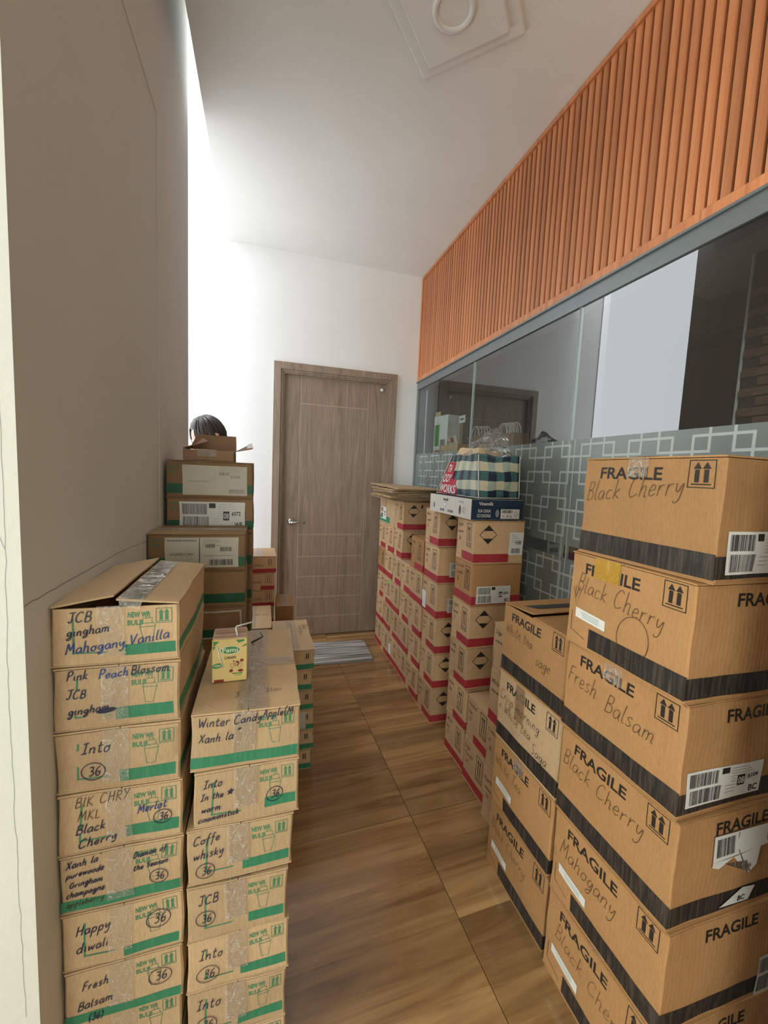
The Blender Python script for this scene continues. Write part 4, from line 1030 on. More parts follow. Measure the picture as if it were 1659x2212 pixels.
# green-striped box under flattened cartons
gb = Box('green-striped carton with white label under the flattened boxes', XN0, 1.20, 2.802, 3.185, 1.0, .205, KRAFT, seed=301)
U, V = gb.size('left')
gb.decal('left', rect(0, .05 * V, .72 * U, .27 * V), STRIPE_G, 'green_stripe', .0005)
gb.decal('left', rect(.40 * U, .5 * V, .45 * U, .92 * V), TAPE_T, 'packing_tape', .0008)
lb = gb.decal('left', rect(.10 * U, .14 * V, .48 * U, .62 * V), LABEL, 'shipping_label', .0012)
gb.decal('left', barcode(.12 * U, .42 * V, .25 * U, .58 * V, 4) + barcode(.12 * U, .18 * V, .25 * U, .36 * V, 6) + rect(.34 * U, .4 * V, .42 * U, .45 * V) + rect(.34 * U, .3 * V, .40 * U, .34 * V) + text('A', .27 * U, .5 * V, .01), INK_K, 'label_print', .0017, lb)
# flattened cartons
zf = 1.2065; rg = random.Random(8)
fl_names = ['lowest', 'second-lowest', 'third', 'fourth', 'fifth', 'sixth', 'seventh']
for i in range(8):
    dx, dy = rg.uniform(-.02, .02), rg.uniform(-.03, .02)
    x0_, x1_, y0_, y1_ = .83 + dx, 1.19 + dx * .3, 2.56 + dy, 3.14 + dy * .5
    top = i == 7
    t = thing('flattened_carton', ('topmost of the flattened cartons, tilted, piled beside the door frame' if top else 'flattened carton, %s in the pile beside the door frame' % (['lowest', 'second', 'third', 'fourth', 'fifth', 'sixth', 'seventh'][i])), 'flattened box', (0, 0, 0))
    m_ = KRAFT if i != 4 else EDGE
    sk = .03 * math.sin(i * 2.1)
    tl = .018 if top else 0
    quadplate([(x0_ + sk, y0_, zf + tl * 0), (x1_, y0_ - sk, zf), (x1_, y1_, zf + tl * .2), (x0_ - sk * .3, y1_, zf + tl)], .0028, 'lower_layer', m_, t, 8, .0016)
    quadplate([(x0_ + sk + .012, y0_ + .01, zf + .0045), (x1_, y0_ - sk + .008, zf + .0045), (x1_, y1_ - .01, zf + .0045 + tl * .2), (x0_ - sk * .3 + .01, y1_ - .008, zf + .0045 + tl)], .0028, 'upper_layer', m_, t, 8, .0016)
    if i in (2, 3, 5): bx('white_insert', 1.02, y0_ - .004, zf + .0030, 1.15, y0_ + .2, zf + .0044, LABEL, t)
    zf += .0112
pb = quadplate([(.98, 2.625, 1.2035), (1.10, 2.63, 1.2035), (1.10, 2.71, 1.2035), (.985, 2.70, 1.2035)], .0012, 'plastic_packet', WHITEP, None, 5, .0015)
tag(pb, 'flat white packet lying on the carton below the flattened boxes', 'packet')

# yogurt tray
NAVY = plain('navy_tray_print', (.012, .028, .06), .4); WARMW = plain('white_tray_print', (.62, .58, .53), .5, var=.04)
tz = 1.1965
ty = thing('yogurt_tray', 'long white and navy yogurt tray box beneath the checked tote bag', 'tray box', (1.017, 1.85, tz), R(1.0))
tw, td, th = .268, .450, .092
def tmap(face, u, v, off):
    return {'front': (-tw / 2 + u, -td / 2 - off, v), 'left': (-tw / 2 - off, td / 2 - u, v)}[face]
def tdec(face, pol, mat, name, off, parent=None):
    V = []; F = []
    for q_ in pol:
        b = len(V); V.extend([tmap(face, u, v, off) for u, v in q_]); F.append(list(range(b, b + len(q_))))
    return link(name, V, F, mat, parent or ty)
MB().box(-tw / 2, -td / 2, 0, tw / 2, td / 2, th).build('tray_body', WARMW, ty)
MB().box(-tw / 2 + .001, -td / 2 - .0015, 0.001, tw / 2 + .0015, -td / 2 + .004, th - .001).box(tw / 2 - .003, -td / 2, .001, tw / 2 + .0015, td / 2, th - .001).box(-tw / 2 + .004, -td / 2 + .002, th - .001, tw / 2 - .003, td / 2 - .002, th + .001).build('navy_wrap', NAVY, ty)
MB().box(-tw / 2 + .004, -td / 2 - .004, .058, tw / 2 - .004, -td / 2 - .001, .062).build('folded_lip', NAVY, ty)
tdec('front', text('Vinamilk', .035, .066, .015, .02, .075), WARMW, 'brand_text', .005)
tdec('front', text('SUA CHUA', .032, .034, .014, .02, .065) + text('CO DUONG', .028, .012, .014, .02, .07), WARMW, 'printed_text', .005)
lb = tdec('front', rect(.150, .006, .250, .050), WARMW, 'info_label', .005)
tdec('front', barcode(.156, .032, .210, .046, 3) + ell(.232, .028, .011, .011, .0015) + [[(.16, .016), (.168, .016), (.164, .021)], [(.182, .021), (.190, .021), (.186, .012)]] + text('12', .198, .011, .009, .02) + ribbon([(.226, .028), (.238, .026)], .001), INK_K, 'label_print', .0056, lb)
tdec('front', disc(.132, .030, .010, .018), plain('grey_spoon_print', (.22, .22, .22), .5), 'printed_spot', .005)
tdec('left', disc(.055, .035, .006, .016) + disc(.345, .035, .010, .022), BLACKP, 'hand_hole', .0006)
NVP = plain('navy_print', (.03, .035, .07), .5)
for pol_, nm_ in ((ell(.025, .035, .010, .012, .001), 'round_print'), (ell(.385, .035, .013, .015, .0014) + ribbon([(.376, .03), (.385, .044), (.385, .028)], .0014), 'round_print'), (text('SUA CHUA', .13, .012, .012, .03, .05), 'printed_text'), (text('CO DUONG', .215, .012, .012, .03, .06), 'printed_text'),
                  (text('Vinamilk', .16, .066, .014, .02, .06), 'brand_text'), (ell(.185, .047, .012, .012, .0012), 'round_print'), (rect(.33, .075, .375, .0765) + rect(.33, .070, .38, .0715), 'small_print')):
    tdec('left', pol_, NVP, nm_, .0006)
for (u_, v_) in ((.185, .047),): tdec('left', disc(u_, v_, .010, .010), WHT, 'cup_print', .0009)

# tote bag
def check_mat():
    m, nt, b = mk('navy_green_check_fabric')
    uv = nt.nodes.new('ShaderNodeUVMap'); sp = nt.nodes.new('ShaderNodeSeparateXYZ'); L(nt, uv.outputs[0], sp.inputs[0])
    def par(out, period, off):
        a = N(nt, 'ShaderNodeMath', op='ADD'); a.inputs[1].default_value = off; L(nt, out, a.inputs[0])
        d = N(nt, 'ShaderNodeMath', op='DIVIDE'); d.inputs[1].default_value = period; L(nt, a.outputs[0], d.inputs[0])
        f = N(nt, 'ShaderNodeMath', op='FRACT'); L(nt, d.outputs[0], f.inputs[0])
        g_ = N(nt, 'ShaderNodeMath', op='GREATER_THAN'); g_.inputs[1].default_value = .5; L(nt, f.outputs[0], g_.inputs[0]); return g_.outputs[0]
    pu = par(sp.outputs[0], .092, 10.02); pv = par(sp.outputs[1], .088, .05)
    def mix(f, a, c):
        n_ = nt.nodes.new('ShaderNodeMix'); n_.data_type = 'RGBA'; L(nt, f, n_.inputs[0])
        for idx, v in ((6, a), (7, c)):
            if isinstance(v, tuple): n_.inputs[idx].default_value = (*v, 1)
            else: L(nt, v, n_.inputs[idx])
        return n_.outputs[2]
    darkrow = mix(pu, (.06, .14, .145), (.012, .022, .045)); lightrow = mix(pu, (.62, .55, .40), (.36, .43, .36))
    L(nt, mix(pv, lightrow, darkrow), b.inputs['Base Color'])
    b.inputs['Roughness'].default_value = .42
    bump(nt, b, nz(nt, coords(nt), 30, 4, .6, 1), .5, .006)
    return m
bag = thing('tote_bag', 'green and navy checked tote bag with red lettered patch', 'tote bag', (0, 0, tz + th + .0025))
CH = check_mat()
bh = .200
base = [(.928, 1.635), (1.172, 1.690), (1.182, 1.97), (.930, 2.10)]
topc = [(.925, 1.655), (1.168, 1.700), (1.165, 1.93), (.945, 1.965)]
def bagp(side, t, v):
    a, b_ = Vector(base[side]), Vector(base[(side + 1) % 4]); c, d = Vector(topc[side]), Vector(topc[(side + 1) % 4])
    p = a.lerp(b_, t).lerp(c.lerp(d, t), v)
    nrm = (b_ - a).normalized(); nrm = Vector((nrm.y, -nrm.x))
    p = p + nrm * .010 * math.sin(math.pi * t) * math.sin(math.pi * min(1, v * 1.1))
    z = v * bh
    q_ = Vector((p.x, p.y, z)); nv = noise.noise_vector(q_ * 12) * (.013 if side != 3 else .007) * (4 * t * (1 - t)) * (1 if v > .03 else 0)
    nv2 = noise.noise_vector(q_ * 30) * .0025 * (4 * t * (1 - t)) * (1 if v > .03 else 0)
    q_ += nv + nv2
    if v > .9: q_.z += .006 * math.sin(t * 9 + side * 2)
    return q_
V = []; F = []; UVs = []; per = 0
nu, nv_ = 34, 24
for s_ in range(4):
    ln = (Vector(base[s_]) - Vector(base[(s_ + 1) % 4])).length; b0 = len(V)
    for j in range(nv_ + 1):
        for i in range(nu + 1):
            V.append(tuple(bagp(s_, i / nu, j / nv_))); UVs.append((per + ln * i / nu, j / nv_ * bh))
    for j in range(nv_):
        for i in range(nu):
            a = b0 + j * (nu + 1) + i; F.append([a, a + 1, a + nu + 2, a + nu + 1])
    per += ln
bo = link('bag_body', V, F, CH, bag, True)
ul = bo.data.uv_layers.new(name='UVMap')
for p in bo.data.polygons:
    for li in p.loop_indices: ul.data[li].uv = UVs[bo.data.loops[li].vertex_index]
bo.modifiers.new('s', 'SOLIDIFY').thickness = .0012
PIPE = plain('cream_piping', (.58, .55, .46), .5)
for s_ in range(4):
    MB().tube([tuple(bagp(s_, 0, v / 10) + Vector(((-.002) if s_ in (0, 3) else .002, -.002 if s_ < 2 else .002, 0))) for v in range(11)], .0028, 6).build('corner_piping', PIPE, bag, True)
pts = [tuple(bagp(s_, i / 12, .0) + Vector((0, 0, .003))) for s_ in range(4) for i in range(12)]; pts.append(pts[0])
MB().tube(pts, .0028, 6).build('base_piping', PIPE, bag, True)
def bagdec(pol, mat, name, off):
    V = []; F = []
    ln = (Vector(base[3]) - Vector(base[0])).length
    for q_ in pol:
        b = len(V)
        for u_, v_ in q_:
            t = min(.995, max(.004, u_ / ln)); p = bagp(3, t, v_ / bh)
            p2 = bagp(3, min(1, t + .01), v_ / bh); dd = (p2 - p).normalized()
            V.append(tuple(p + Vector((dd.y, -dd.x, 0)) * off))
        F.append(list(range(b, b + len(q_))))
    return link(name, V, F, mat, bag)
REDP = plain('red_patch_print', (.50, .018, .05), .35)
patch = []
rows_ = [(.003, .045, .02, .245), (.045, .085, .015, .225), (.085, .125, .012, .165), (.125, .168, .012, .14)]
for (v0, v1, u0, u1) in rows_: patch += rect(u0, v0, u1, v1, .008)
bagdec(patch, REDP, 'red_patch', .0026)
bagdec(text('TH', .035, .118, .038, .02, .075) + text('ODY', .020, .066, .040, .02, .13) + text('WORKS', .010, .012, .042, .02, .225), WHT, 'patch_lettering', .0042)
# paper lining and crumpled clear plastic on top
quadplate([(.945, 1.70, .185), (1.10, 1.73, .19), (1.09, 1.74, .222), (.955, 1.72, .232)], .001, 'paper_liner', EDGE, bag, 8, .012)
quadplate([(.955, 1.93, .185), (.945, 1.70, .185), (.950, 1.71, .230), (.965, 1.92, .236)], .001, 'paper_liner', EDGE, bag, 8, .012)
pz = tz + th + .0025
def blob(name, cx, cy, z0, rx, ry, hgt, mat, seed, amp, parent=None, n=26, m=18, peak=(0, 0)):
    V = []; F = []
    for j in range(m + 1):
        f = j / m
        for i in range(n):
            a = 2 * math.pi * i / n; r = (1 - f ** 1.5) ** .75 if f < 1 else .02
            x = cx + rx * r * math.cos(a) + peak[0] * f; y = cy + ry * r * math.sin(a) + peak[1] * f; z = z0 + hgt * f
            nv = noise.noise_vector(Vector((x, y, z)) * 22 + Vector((seed, 0, 0))) * amp; nv += noise.noise_vector(Vector((x, y, z)) * 50 + Vector((seed, 0, 0))) * amp * .5
            V.append((x + nv.x, y + nv.y, max(z0 - .01, z + nv.z * .6)))
    for j in range(m):
        for i in range(n): k_ = (i + 1) % n; F.append([j * n + i, j * n + k_, (j + 1) * n + k_, (j + 1) * n + i])
    F.append([m * n + i for i in range(n)])
    return link(name, V, F, mat, parent)
pbg = blob('plastic_bag', 1.05, 1.81, pz + .19, .115, .115, .15, PLASTIC, 3, .022, peak=(.045, .0))
tag(pbg, 'crumpled clear plastic bag bulging out of the checked tote', 'plastic bag')

# ================================================================== RIGHT FRONT: FRAGILE boxes
hF = .2412
def lab1(B): ship_label(B, 'front', .025, .018, .175, .082, 71, '08', '6104', 'BC')
def lab3(B): ship_label(B, 'front', .018, .022, .212, .074, 73, '08', '6104', 'BC')
def lab4(B):
    lb = B.decal('front', [[(.10, .135), (.28, .142), (.278, .19), (.10, .192)], [(.10, .125), (.12, .118), (.16, .135), (.10, .135)], [(.16, .135), (.21, .085), (.235, .10), (.245, .14)], [(.14, .02), (.225, .018), (.24, .05), (.20, .055)]], LABEL, 'torn_shipping_label', .0034)
    B.decal('front', barcode(.108, .145, .16, .185, 5) + rect(.17, .172, .195, .188) + rect(.245, .15, .27, .178) + text('BC', .19, .024, .012, .02) + text('6005', .195, .1, .008, .01), INK_K, 'label_print', .0040, lb)
    B.decal('front', [[(.13, .13), (.20, .12), (.215, .09), (.17, .11)], [(.205, .085), (.17, .15), (.172, .152), (.208, .09)]], TAPE, 'peeled_corner', .0055, lb)
def lab5(B): ship_label(B, 'front', .285, .0, .10, .10, 75)
F1 = [
    ('topmost FRAGILE box of the nearest stack, lettered Black Cherry', [('Black Cherry', .04, .56, .10)], False, False, lab1, 'clear', None),
    ('FRAGILE box with yellow tape and a white sticker, second down', [('Black Cherry', .08, .60, -.06)], True, True, None, 'yellow', None),
    ('FRAGILE box lettered Fresh Balsam in the nearest stack', [('Fresh', .03, .56, .0), ('Balsam', .42, .50, .0)], False, True, lab3, 'clear', .0),
    ('FRAGILE box lettered Black Cherry with a torn label, nearest stack', [('Black Cherry', .04, .60, -.02)], False, True, lab4, 'none', .0),
    ('FRAGILE box lettered Mahogany with a white sticker', [('Mahogany', .08, .55, .02)], True, True, lab5, 'none', None),
    ('floor-level FRAGILE box of the nearest stack, white sticker', [('Black Cherry', .12, .55, -.03)], True, True, None, 'none', None)]
xoff = [0, -.012, -.002, 0, .003, .0]; yoff = [0, .006, .008, 0, -.004, -.006]
for i, (lab_, wd_, stk, sf, sd_, tp, s0) in enumerate(F1):
    z = hF * (5 - i)
    B_ = fragile_box(lab_, .795 + xoff[i], 1.205, .538 + yoff[i] - (.0 if i else 0), .866 + yoff[i] * .5, z, hF, 400 + i, wd_, sticker=stk, sidefrag=sf, side=sd_, tape=tp, stripe0=s0, pen=PEN if i < 5 else PEN_F, rz=R([1.2, -.8, .3, 0, 0, 0][i]))
    if i == 1:
        U, V = B_.size('left')
        B_.decal('left', ell(.62 * U, .33 * V, .040, .052, .0013, rot=-.2) + hand('V', .05 * U, .5 * V, .03, .0013) + ribbon([(.05 * U, .62 * V), (.09 * U, .42 * V), (.13 * U, .60 * V)], .0013), PEN, 'handwriting', .0023)
    if i == 4:
        pass
F0X = [.93, .93, .93, .85, .84, .84]
F2 = [
    ('FRAGILE box lettered White tea sage with one flap raised', [('White tea', .06, .60, -.02), ('sage', .60, .43, .0)], False, 'none', PEN),
    ('pale FRAGILE box lettered Crisp morning and White tea Saga', [('Crisp morning', .04, .62, -.03), ('+ White tea', .03, .44, -.04), ('Saga', .62, .27, -.04)], False, 'tan', INK_K),
    ('FRAGILE box lettered White Tea with a white sticker', [('White Tea', .04, .60, -.05)], True, 'clear', PEN_F),
    ('floor-level FRAGILE box beside the aisle, lettered Black Cherry', [('Black Cherry', .06, .62, -.06)], True, 'none', PEN_F)]
for i, (lab_, wd_, stk, tp, pn) in enumerate(F2):
    B_ = fragile_box(lab_, .803, 1.205, .880, 1.188, hF * (3 - i), hF, 420 + i, wd_, sticker=stk, sidefrag=False, tape=tp, wsize=.036, pen=pn, mat=KRAFT if i == 1 else KRAFT_OR, flaps=(0, 4) if i == 0 else (0, 0), rz=R([0, .4, -.3, 0][i]))
    if i == 0:
        hd0 = B_.d / 2; zz_ = lambda y_: B_.h + .0012 + (hd0 - y_) * math.sin(R(4))
        quadplate([(-.15, .045, zz_(.045)), (.20, .045, zz_(.045)), (.20, .085, zz_(.085)), (-.17, .085, zz_(.085))], .0006, 'printed_band', plain('grey_black_flap_print', (.045, .045, .04), .6), B_.root, 8, 0)
        B_.decal('top', rect(.06, .03, .34, .08, .02), plain('dark_flap_print', (.045, .04, .035), .6), 'printed_band', .001)
# unseen boxes added just outside the frame to shade the nearest stack
for i in range(6):
    fragile_box('FRAGILE box beside the camera, just outside the right picture edge', F0X[i], F0X[i] + .33, .08, .40, hF * i, hF - .001, 460 + i, [('Cherry', .1, .6, 0)], sticker=False, group='FRAGILE boxes just outside the frame')
# red boxes half hidden behind the short FRAGILE stack
for i, zt in enumerate((.821, .622, .415, .208)):
    hgt = [.199, .206, .206, .207][i]
    red_box(['top half-hidden tan box behind the short FRAGILE stack', 'second half-hidden tan box behind the short FRAGILE stack', 'third half-hidden tan box behind the short FRAGILE stack', 'floor-level half-hidden box behind the short FRAGILE stack'][i],
            .884, 1.16, 1.196, 1.370, zt - hgt + .0, hgt, 440 + i, near='none', stripe=[.36, .0, .5, .5][i])

# ================================================================== doormat
mt = MB(); V = []; F = []
def rr(x0, x1, y0, y1, r, z, n=6):
    o_ = []
    for (cx, cy, a0) in ((x1 - r, y0 + r, -90), (x1 - r, y1 - r, 0), (x0 + r, y1 - r, 90), (x0 + r, y0 + r, 180)):
        for i in range(n + 1):
            a = R(a0 + 90 * i / n); o_.append((cx + r * math.cos(a), cy + r * math.sin(a), z))
    return o_
def matm():
    m, nt, b = mk('grey_striped_mat')
    v = coords(nt, (1.2, 75, 1)); g_ = nz(nt, v, 1.0, 2, .6)
    L(nt, ramp(nt, g_, [(.42, (.10, .09, .08)), (.5, (.30, .28, .26)), (.57, (.60, .59, .57))]), b.inputs['Base Color'])
    b.inputs['Roughness'].default_value = .9; bump(nt, b, nz(nt, coords(nt), 250, 2), .6, .003)
    return m
mat_ = thing('doormat', 'grey striped doormat with rounded corners before the door', 'doormat', (.5, 2.965, .0005), R(-2))
a_ = rr(-.30, .30, -.18, .19, .035, 0); b_ = rr(-.30, .30, -.18, .19, .035, .006); c_ = rr(-.295, .295, -.175, .185, .03, .008)
n = len(a_); V = a_ + b_ + c_
F = [[l * n + i, l * n + (i + 1) % n, (l + 1) * n + (i + 1) % n, (l + 1) * n + i] for l in range(2) for i in range(n)] + [[2 * n + i for i in range(n)]]
link('mat_pile', V, F, matm(), mat_)
pts = rr(-.299, .299, -.179, .189, .035, .006); pts.append(pts[0])
MB().tube(pts, .004, 6).build('stitched_edge', plain('grey_edge_binding', (.30, .29, .28), .8), mat_, True)

# ================================================================== behind the glass
cab = thing('low_cabinet', 'low grey cabinet behind the frosted glass near the back corner', 'cabinet', (1.50, 2.62, 0))
MB().box(-.20, -.62, 0, .20, .62, 1.50).build('cabinet_body', plain('grey_cabinet_paint', (.20, .20, .19), .6), cab)
MB().box(-.215, -.635, 1.50, .215, .635, 1.525).build('worktop', plain('pale_worktop', (.42, .40, .36), .5), cab)
CZ = 1.5265
t = thing('appliance_carton', 'tall white and green picture carton behind the glass', 'box', (1.41, 3.06, CZ), R(8))
bx('carton_body', -.06, -.10, 0, .06, .10, .34, WHITEP, t); bx('top_flap', -.058, .02, .34, -.054, .09, .375, EDGE, t)
bx('green_panel', -.0615, .02, .10, -.060, .09, .27, GRN, t); bx('photo_panel', -.0615, -.07, .03, -.060, .0, .15, plain('appliance_photo_print', (.22, .2, .18), .5), t); bx('food_print', -.0615, .0, .0, -.060, .09, .07, plain('food_photo_print', (.5, .3, .2), .5, var=.4), t)
t = thing('label_sign', 'small white sign on a thin stick behind the glass', 'sign', (1.44, 2.86, CZ))
bx('stick', -.003, -.003, 0, .003, .003, .27, EDGE, t); sgn = bx('sign_plate', -.004, -.05, .27, .0, .05, .325, LABEL, t); bx('sign_print', -.0048, -.03, .292, -.0042, .03, .303, INK_K, sgn)
def paper_bag(label, x, y, d, h, nh):
    t = thing('paper_bag', label, 'paper bag', (x, y, CZ))
    MB().box(-.05, -d / 2, 0, .05, d / 2, h).build('bag_body', plain('brown_paper', (.20, .13, .09), .8), t)
    for i in range(nh):
        xx = -.045 + .09 * i / max(1, nh - 1); pts = []
        for k_ in range(13):
            a = math.pi * k_ / 12; pts.append((xx + random.uniform(-.003, .003), .05 * math.cos(a) * (1 + .1 * math.sin(i)), h - .01 + .075 * math.sin(a) + .002 * i))
        MB().tube(pts, .0035, 6).build('twisted_handle', plain('white_paper_cord', (.62, .60, .54), .8) if i == 0 else bpy.data.materials['white_paper_cord'], t, True)
    return t
paper_bag('brown paper bag with a few white twisted handles, left of the glass joint', 1.44, 2.56, .24, .145, 5)
paper_bag('brown paper bag with many white twisted handles, right of the glass joint', 1.44, 2.22, .26, .13, 8)
t = thing('kraft_carton', 'open kraft carton with a red letter H mark behind the glass', 'box', (1.34, 2.74, CZ))
bx('carton_body', -.05, -.13, 0, .04, .16, .09, KRAFT, t); quadplate([(-.05, -.13, .09), (-.05, .0, .09), (-.07, .0, .14), (-.07, -.13, .15)], .002, 'raised_flap', LABEL_D, t)
lg = quadplate([(-.072, -.04, .10), (-.072, -.08, .10), (-.078, -.08, .135), (-.078, -.04, .135)], .001, 'red_mark', REDP, t, 2, 0)
V = []; F = []
for q_ in text('H', .008, .006, .022, .03):
    b = len(V); V += [(-.0755 - .006 * (v_ / .035) - .0005, -.04 - u_, .10 + v_) for u_, v_ in q_]; F.append(list(range(b, b + len(q_))))
link('mark_letter', V, F, WHT, lg)

# ================================================================== PERSON behind the stacks
SKIN = plain('skin', (.50, .30, .21), .5, var=.04); HAIR = None
def hairm():
    m, nt, b = mk('dark_hair')
    g_ = nz(nt, coords(nt, (90, 90, 6)), 1.0, 4, .6)
    L(nt, ramp(nt, g_, [(.3, (.012, .010, .009)), (.7, (.07, .055, .045))]), b.inputs['Base Color'])
    b.inputs['Roughness'].default_value = .38; bump(nt, b, g_, .6, .003); return m
HAIR = hairm()
per_ = thing('person', 'person with dark hair behind the open carton, only the head top showing', 'person', (-.30, 2.56, 0), R(-60))
# local frame: faces -Y, x = person's left
def skin_obj(name, joints, edges, mat, parent, root=0, sub=2):
    me = bpy.data.meshes.new(name); me.from_pydata([j[0] for j in joints], edges, []); me.update(); me.materials.append(mat)
    o_ = bpy.data.objects.new(name, me); C.objects.link(o_); o_.parent = parent
    o_.modifiers.new('skin', 'SKIN').use_smooth_shade = True
    sv = me.skin_vertices[0].data if me.skin_vertices else None
    if sv is None:
        me.skin_vertices.new() if hasattr(me.skin_vertices, 'new') else None
        sv = me.skin_vertices[0].data
    for i, j in enumerate(joints):
        r_ = j[1]; sv[i].radius = (r_, r_) if not isinstance(r_, tuple) else r_; sv[i].use_root = (i == root)
    sb = o_.modifiers.new('sub', 'SUBSURF'); sb.levels = sub; sb.render_levels = sub
    return o_
HS = 1.57 / 1.60
J = [((0, .0, .90), (.125, .09)), ((0, .0, 1.05), (.11, .085)), ((0, .005, 1.20), (.125, .09)), ((0, .01, 1.32), (.105, .08)), ((0, .0, 1.40), .05), ((0, -.015, 1.46), .048),
     ((.145, .01, 1.33), .05), ((.20, .015, 1.10), .042), ((.195, -.03, .90), .030), ((.19, -.05, .85), .024),
     ((-.145, .01, 1.33), .05), ((-.20, .015, 1.10), .042), ((-.195, -.03, .90), .030), ((-.19, -.05, .85), .024),
     ((.08, .0, .84), .085), ((.085, -.01, .47), .058), ((.085, .02, .09), .038), ((.09, -.12, .03), .032),
     ((-.08, .0, .84), .085), ((-.085, -.01, .47), .058), ((-.085, .02, .09), .038), ((-.09, -.12, .03), .032)]
E_ = [(0, 1), (1, 2), (2, 3), (3, 4), (4, 5), (3, 6), (6, 7), (7, 8), (8, 9), (3, 10), (10, 11), (11, 12), (12, 13), (0, 14), (14, 15), (15, 16), (16, 17), (0, 18), (18, 19), (19, 20), (20, 21)]
for sgx in (1, -1):
    b0 = 9 if sgx == 1 else 13; wx, wy, wz = J[b0][0]
    for (dx, ln, i) in ((-.024, .060, 0), (-.008, .072, 1), (.008, .068, 2), (.023, .055, 3)):
        k0 = len(J)
        J += [((wx, wy + dx * .8, wz - .050), .0095), ((wx - sgx * .004, wy + dx, wz - .052 - ln * .5), .0085), ((wx - sgx * .016, wy + dx, wz - .050 - ln * .85), .0075)]
        E_ += [(b0, k0), (k0, k0 + 1), (k0 + 1, k0 + 2)]
    k0 = len(J); J += [((wx - sgx * .006, wy - .035, wz - .02), .010), ((wx - sgx * .012, wy - .048, wz - .055), .009)]; E_ += [(b0, k0), (k0, k0 + 1)]
body = skin_obj('body', J, E_, SKIN, per_)
SH = plain('grey_shirt', (.22, .23, .25), .8); TR = plain('dark_trousers', (.04, .042, .05), .8)
skin_obj('shirt', [((0, 0, .86), (.14, .105)), ((0, 0, 1.05), (.128, .10)), ((0, .005, 1.20), (.14, .105)), ((0, .01, 1.32), (.118, .092)), ((0, .003, 1.385), .062), ((.15, .01, 1.33), .062), ((.20, .015, 1.14), .055), ((-.15, .01, 1.33), .062), ((-.20, .015, 1.14), .055)],
         [(0, 1), (1, 2), (2, 3), (3, 4), (3, 5), (5, 6), (3, 7), (7, 8)], SH, per_)
skin_obj('trousers', [((0, 0, .92), (.136, .10)), ((.08, 0, .82), .098), ((.085, -.01, .47), .072), ((.085, .02, .11), .055), ((-.08, 0, .82), .098), ((-.085, -.01, .47), .072), ((-.085, .02, .11), .055)],
         [(0, 1), (1, 2), (2, 3), (0, 4), (4, 5), (5, 6)], TR, per_)
# head (tilted down)
HM = Matrix.Translation((0, -.012, 1.548)) @ Matrix.Rotation(R(22), 4, 'X')
def head_pt(a, b_, r_=1.0):
    # a azimuth (0 = face, -Y), b_ elevation
    x = math.sin(a) * math.cos(b_); y = -math.cos(a) * math.cos(b_); z = math.sin(b_)
    px, py, pz_ = x * .074, y * .092, z * .112
    if z < -.2: k_ = 1 - .38 * (-z - .2); px *= k_; py *= (k_ + .1) if y < 0 else k_ * .9
    if y < 0:
        f = math.exp(-((x / .16) ** 2)); f2 = math.exp(-(((z + .22) / .17) ** 2)); py -= .022 * f * f2         # nose
        py += .006 * math.exp(-(((abs(x) - .38) / .14) ** 2)) * math.exp(-(((z - .02) / .12) ** 2))               # eye sockets
        py -= .006 * math.exp(-((x / .3) ** 2)) * math.exp(-(((z + .55) / .08) ** 2))                            # lips
        py -= .005 * math.exp(-((x / .3) ** 2)) * math.exp(-(((z + .85) / .12) ** 2))
    return Vector((px, py, pz_)) * r_
V = []; F = []; na, nb = 48, 32
for j in range(nb + 1):
    for i in range(na): V.append(tuple(HM @ head_pt(2 * math.pi * i / na, -math.pi / 2 + math.pi * j / nb)))
for j in range(nb):
    for i in range(na): k_ = (i + 1) % na; F.append([j * na + i, j * na + k_, (j + 1) * na + k_, (j + 1) * na + i])
hdo = link('head', V, F, SKIN, per_, True)
EYEW = plain('eye_white', (.7, .7, .68), .2); IRIS = plain('dark_iris', (.03, .015, .01), .2); LIP = plain('lips', (.38, .12, .10), .4)
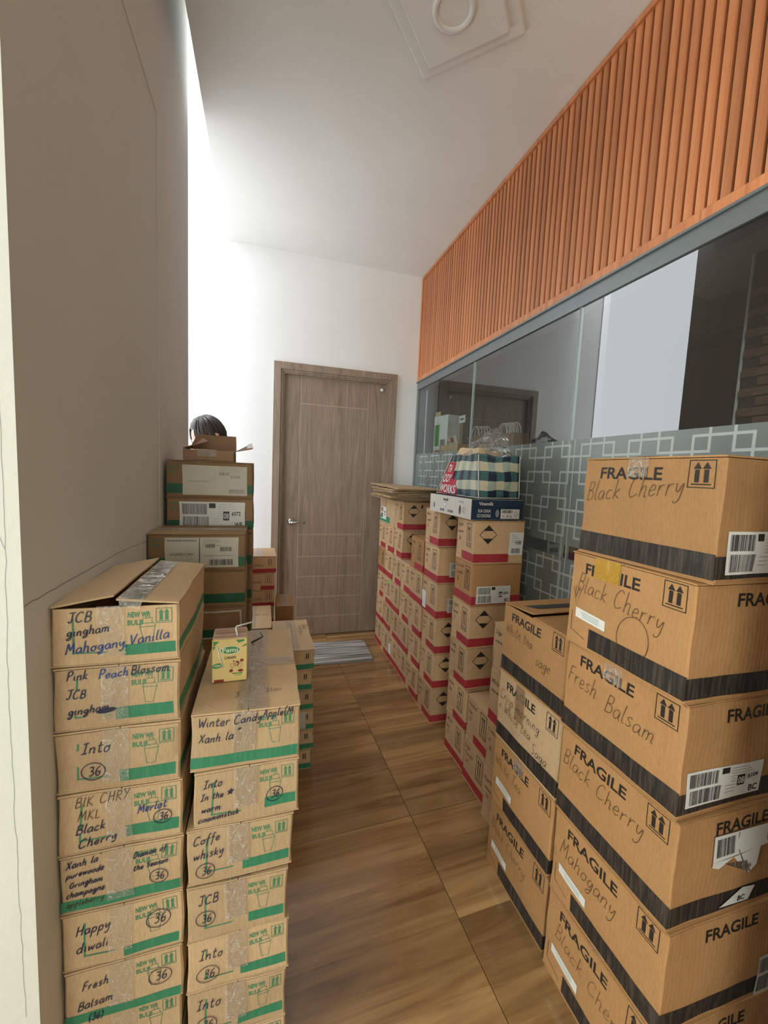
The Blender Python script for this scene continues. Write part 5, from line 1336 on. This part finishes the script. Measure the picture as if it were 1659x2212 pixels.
for sx in (1, -1):
    for (r_, off, mt_, nm) in ((.0115, 0, EYEW, 'eye'), (.0055, .0075, IRIS, 'iris')):
        c0 = Vector((sx * .030, -.078 - off, .004)); V = []; F = []
        for j in range(9):
            for i in range(12):
                b2 = -math.pi / 2 + math.pi * j / 8; a2 = 2 * math.pi * i / 12
                V.append(tuple(HM @ (c0 + Vector((r_ * math.cos(b2) * math.cos(a2), r_ * math.cos(b2) * math.sin(a2), r_ * math.sin(b2))))))
        for j in range(8):
            for i in range(12): k_ = (i + 1) % 12; F.append([j * 12 + i, j * 12 + k_, (j + 1) * 12 + k_, (j + 1) * 12 + i])
        link(nm, V, F, mt_, hdo, True)
    MB().tube([tuple(HM @ Vector(p)) for p in ((sx * .073, .004, -.025), (sx * .080, .012, -.012), (sx * .082, .016, .008), (sx * .076, .008, .018))], [.006, .009, .010, .005], 10).build('ear', SKIN, hdo, True)
MB().tube([tuple(HM @ Vector(p)) for p in ((-.022, -.080, -.062), (-.008, -.089, -.060), (.008, -.089, -.060), (.022, -.080, -.062))], [.002, .0045, .0045, .002], 8).build('mouth', LIP, hdo, True)
# hair: cap plus locks
V = []; F = []
for j in range(nb + 1):
    for i in range(na):
        a = 2 * math.pi * i / na; e = -math.pi / 2 + math.pi * j / nb
        p = head_pt(a, e); front = math.cos(a) > .25
        lim = R(34) if front else (R(-12) if abs(math.sin(a)) > .75 else R(-32))
        grow = 1.11 if e > lim else .96
        gr = 1 + .012 * math.sin(a * 23 + e * 3) + .008 * noise.noise(Vector((a * 4, e * 3, 1)))
        if e <= lim: gr = 1
        V.append(tuple(HM @ (p * grow * gr)))
for j in range(nb):
    for i in range(na): k_ = (i + 1) % na; F.append([j * na + i, j * na + k_, (j + 1) * na + k_, (j + 1) * na + i])
ho = link('hair', V, F, HAIR, per_, True)
rg = random.Random(3); mb = MB()
for i in range(150):
    a = rg.uniform(.55, 2 * math.pi - .55); top = R(rg.uniform(60, 88)); end = R(rg.uniform(-25, 0)) if abs(math.cos(a)) < .9 else R(rg.uniform(5, 30)); pts = []
    part = rg.uniform(-.1, .1)
    for k_ in range(7):
        f = k_ / 6; e = top + (end - top) * f
        pts.append(tuple(HM @ (head_pt(a + part * f, e) * (1.115 + .02 * math.sin(f * 3.1)))))
    mb.tube(pts, [.002, .0045, .005, .005, .0045, .0035, .0015], 5)
mb.build('hair_locks', HAIR, per_, True, kind='stuff')
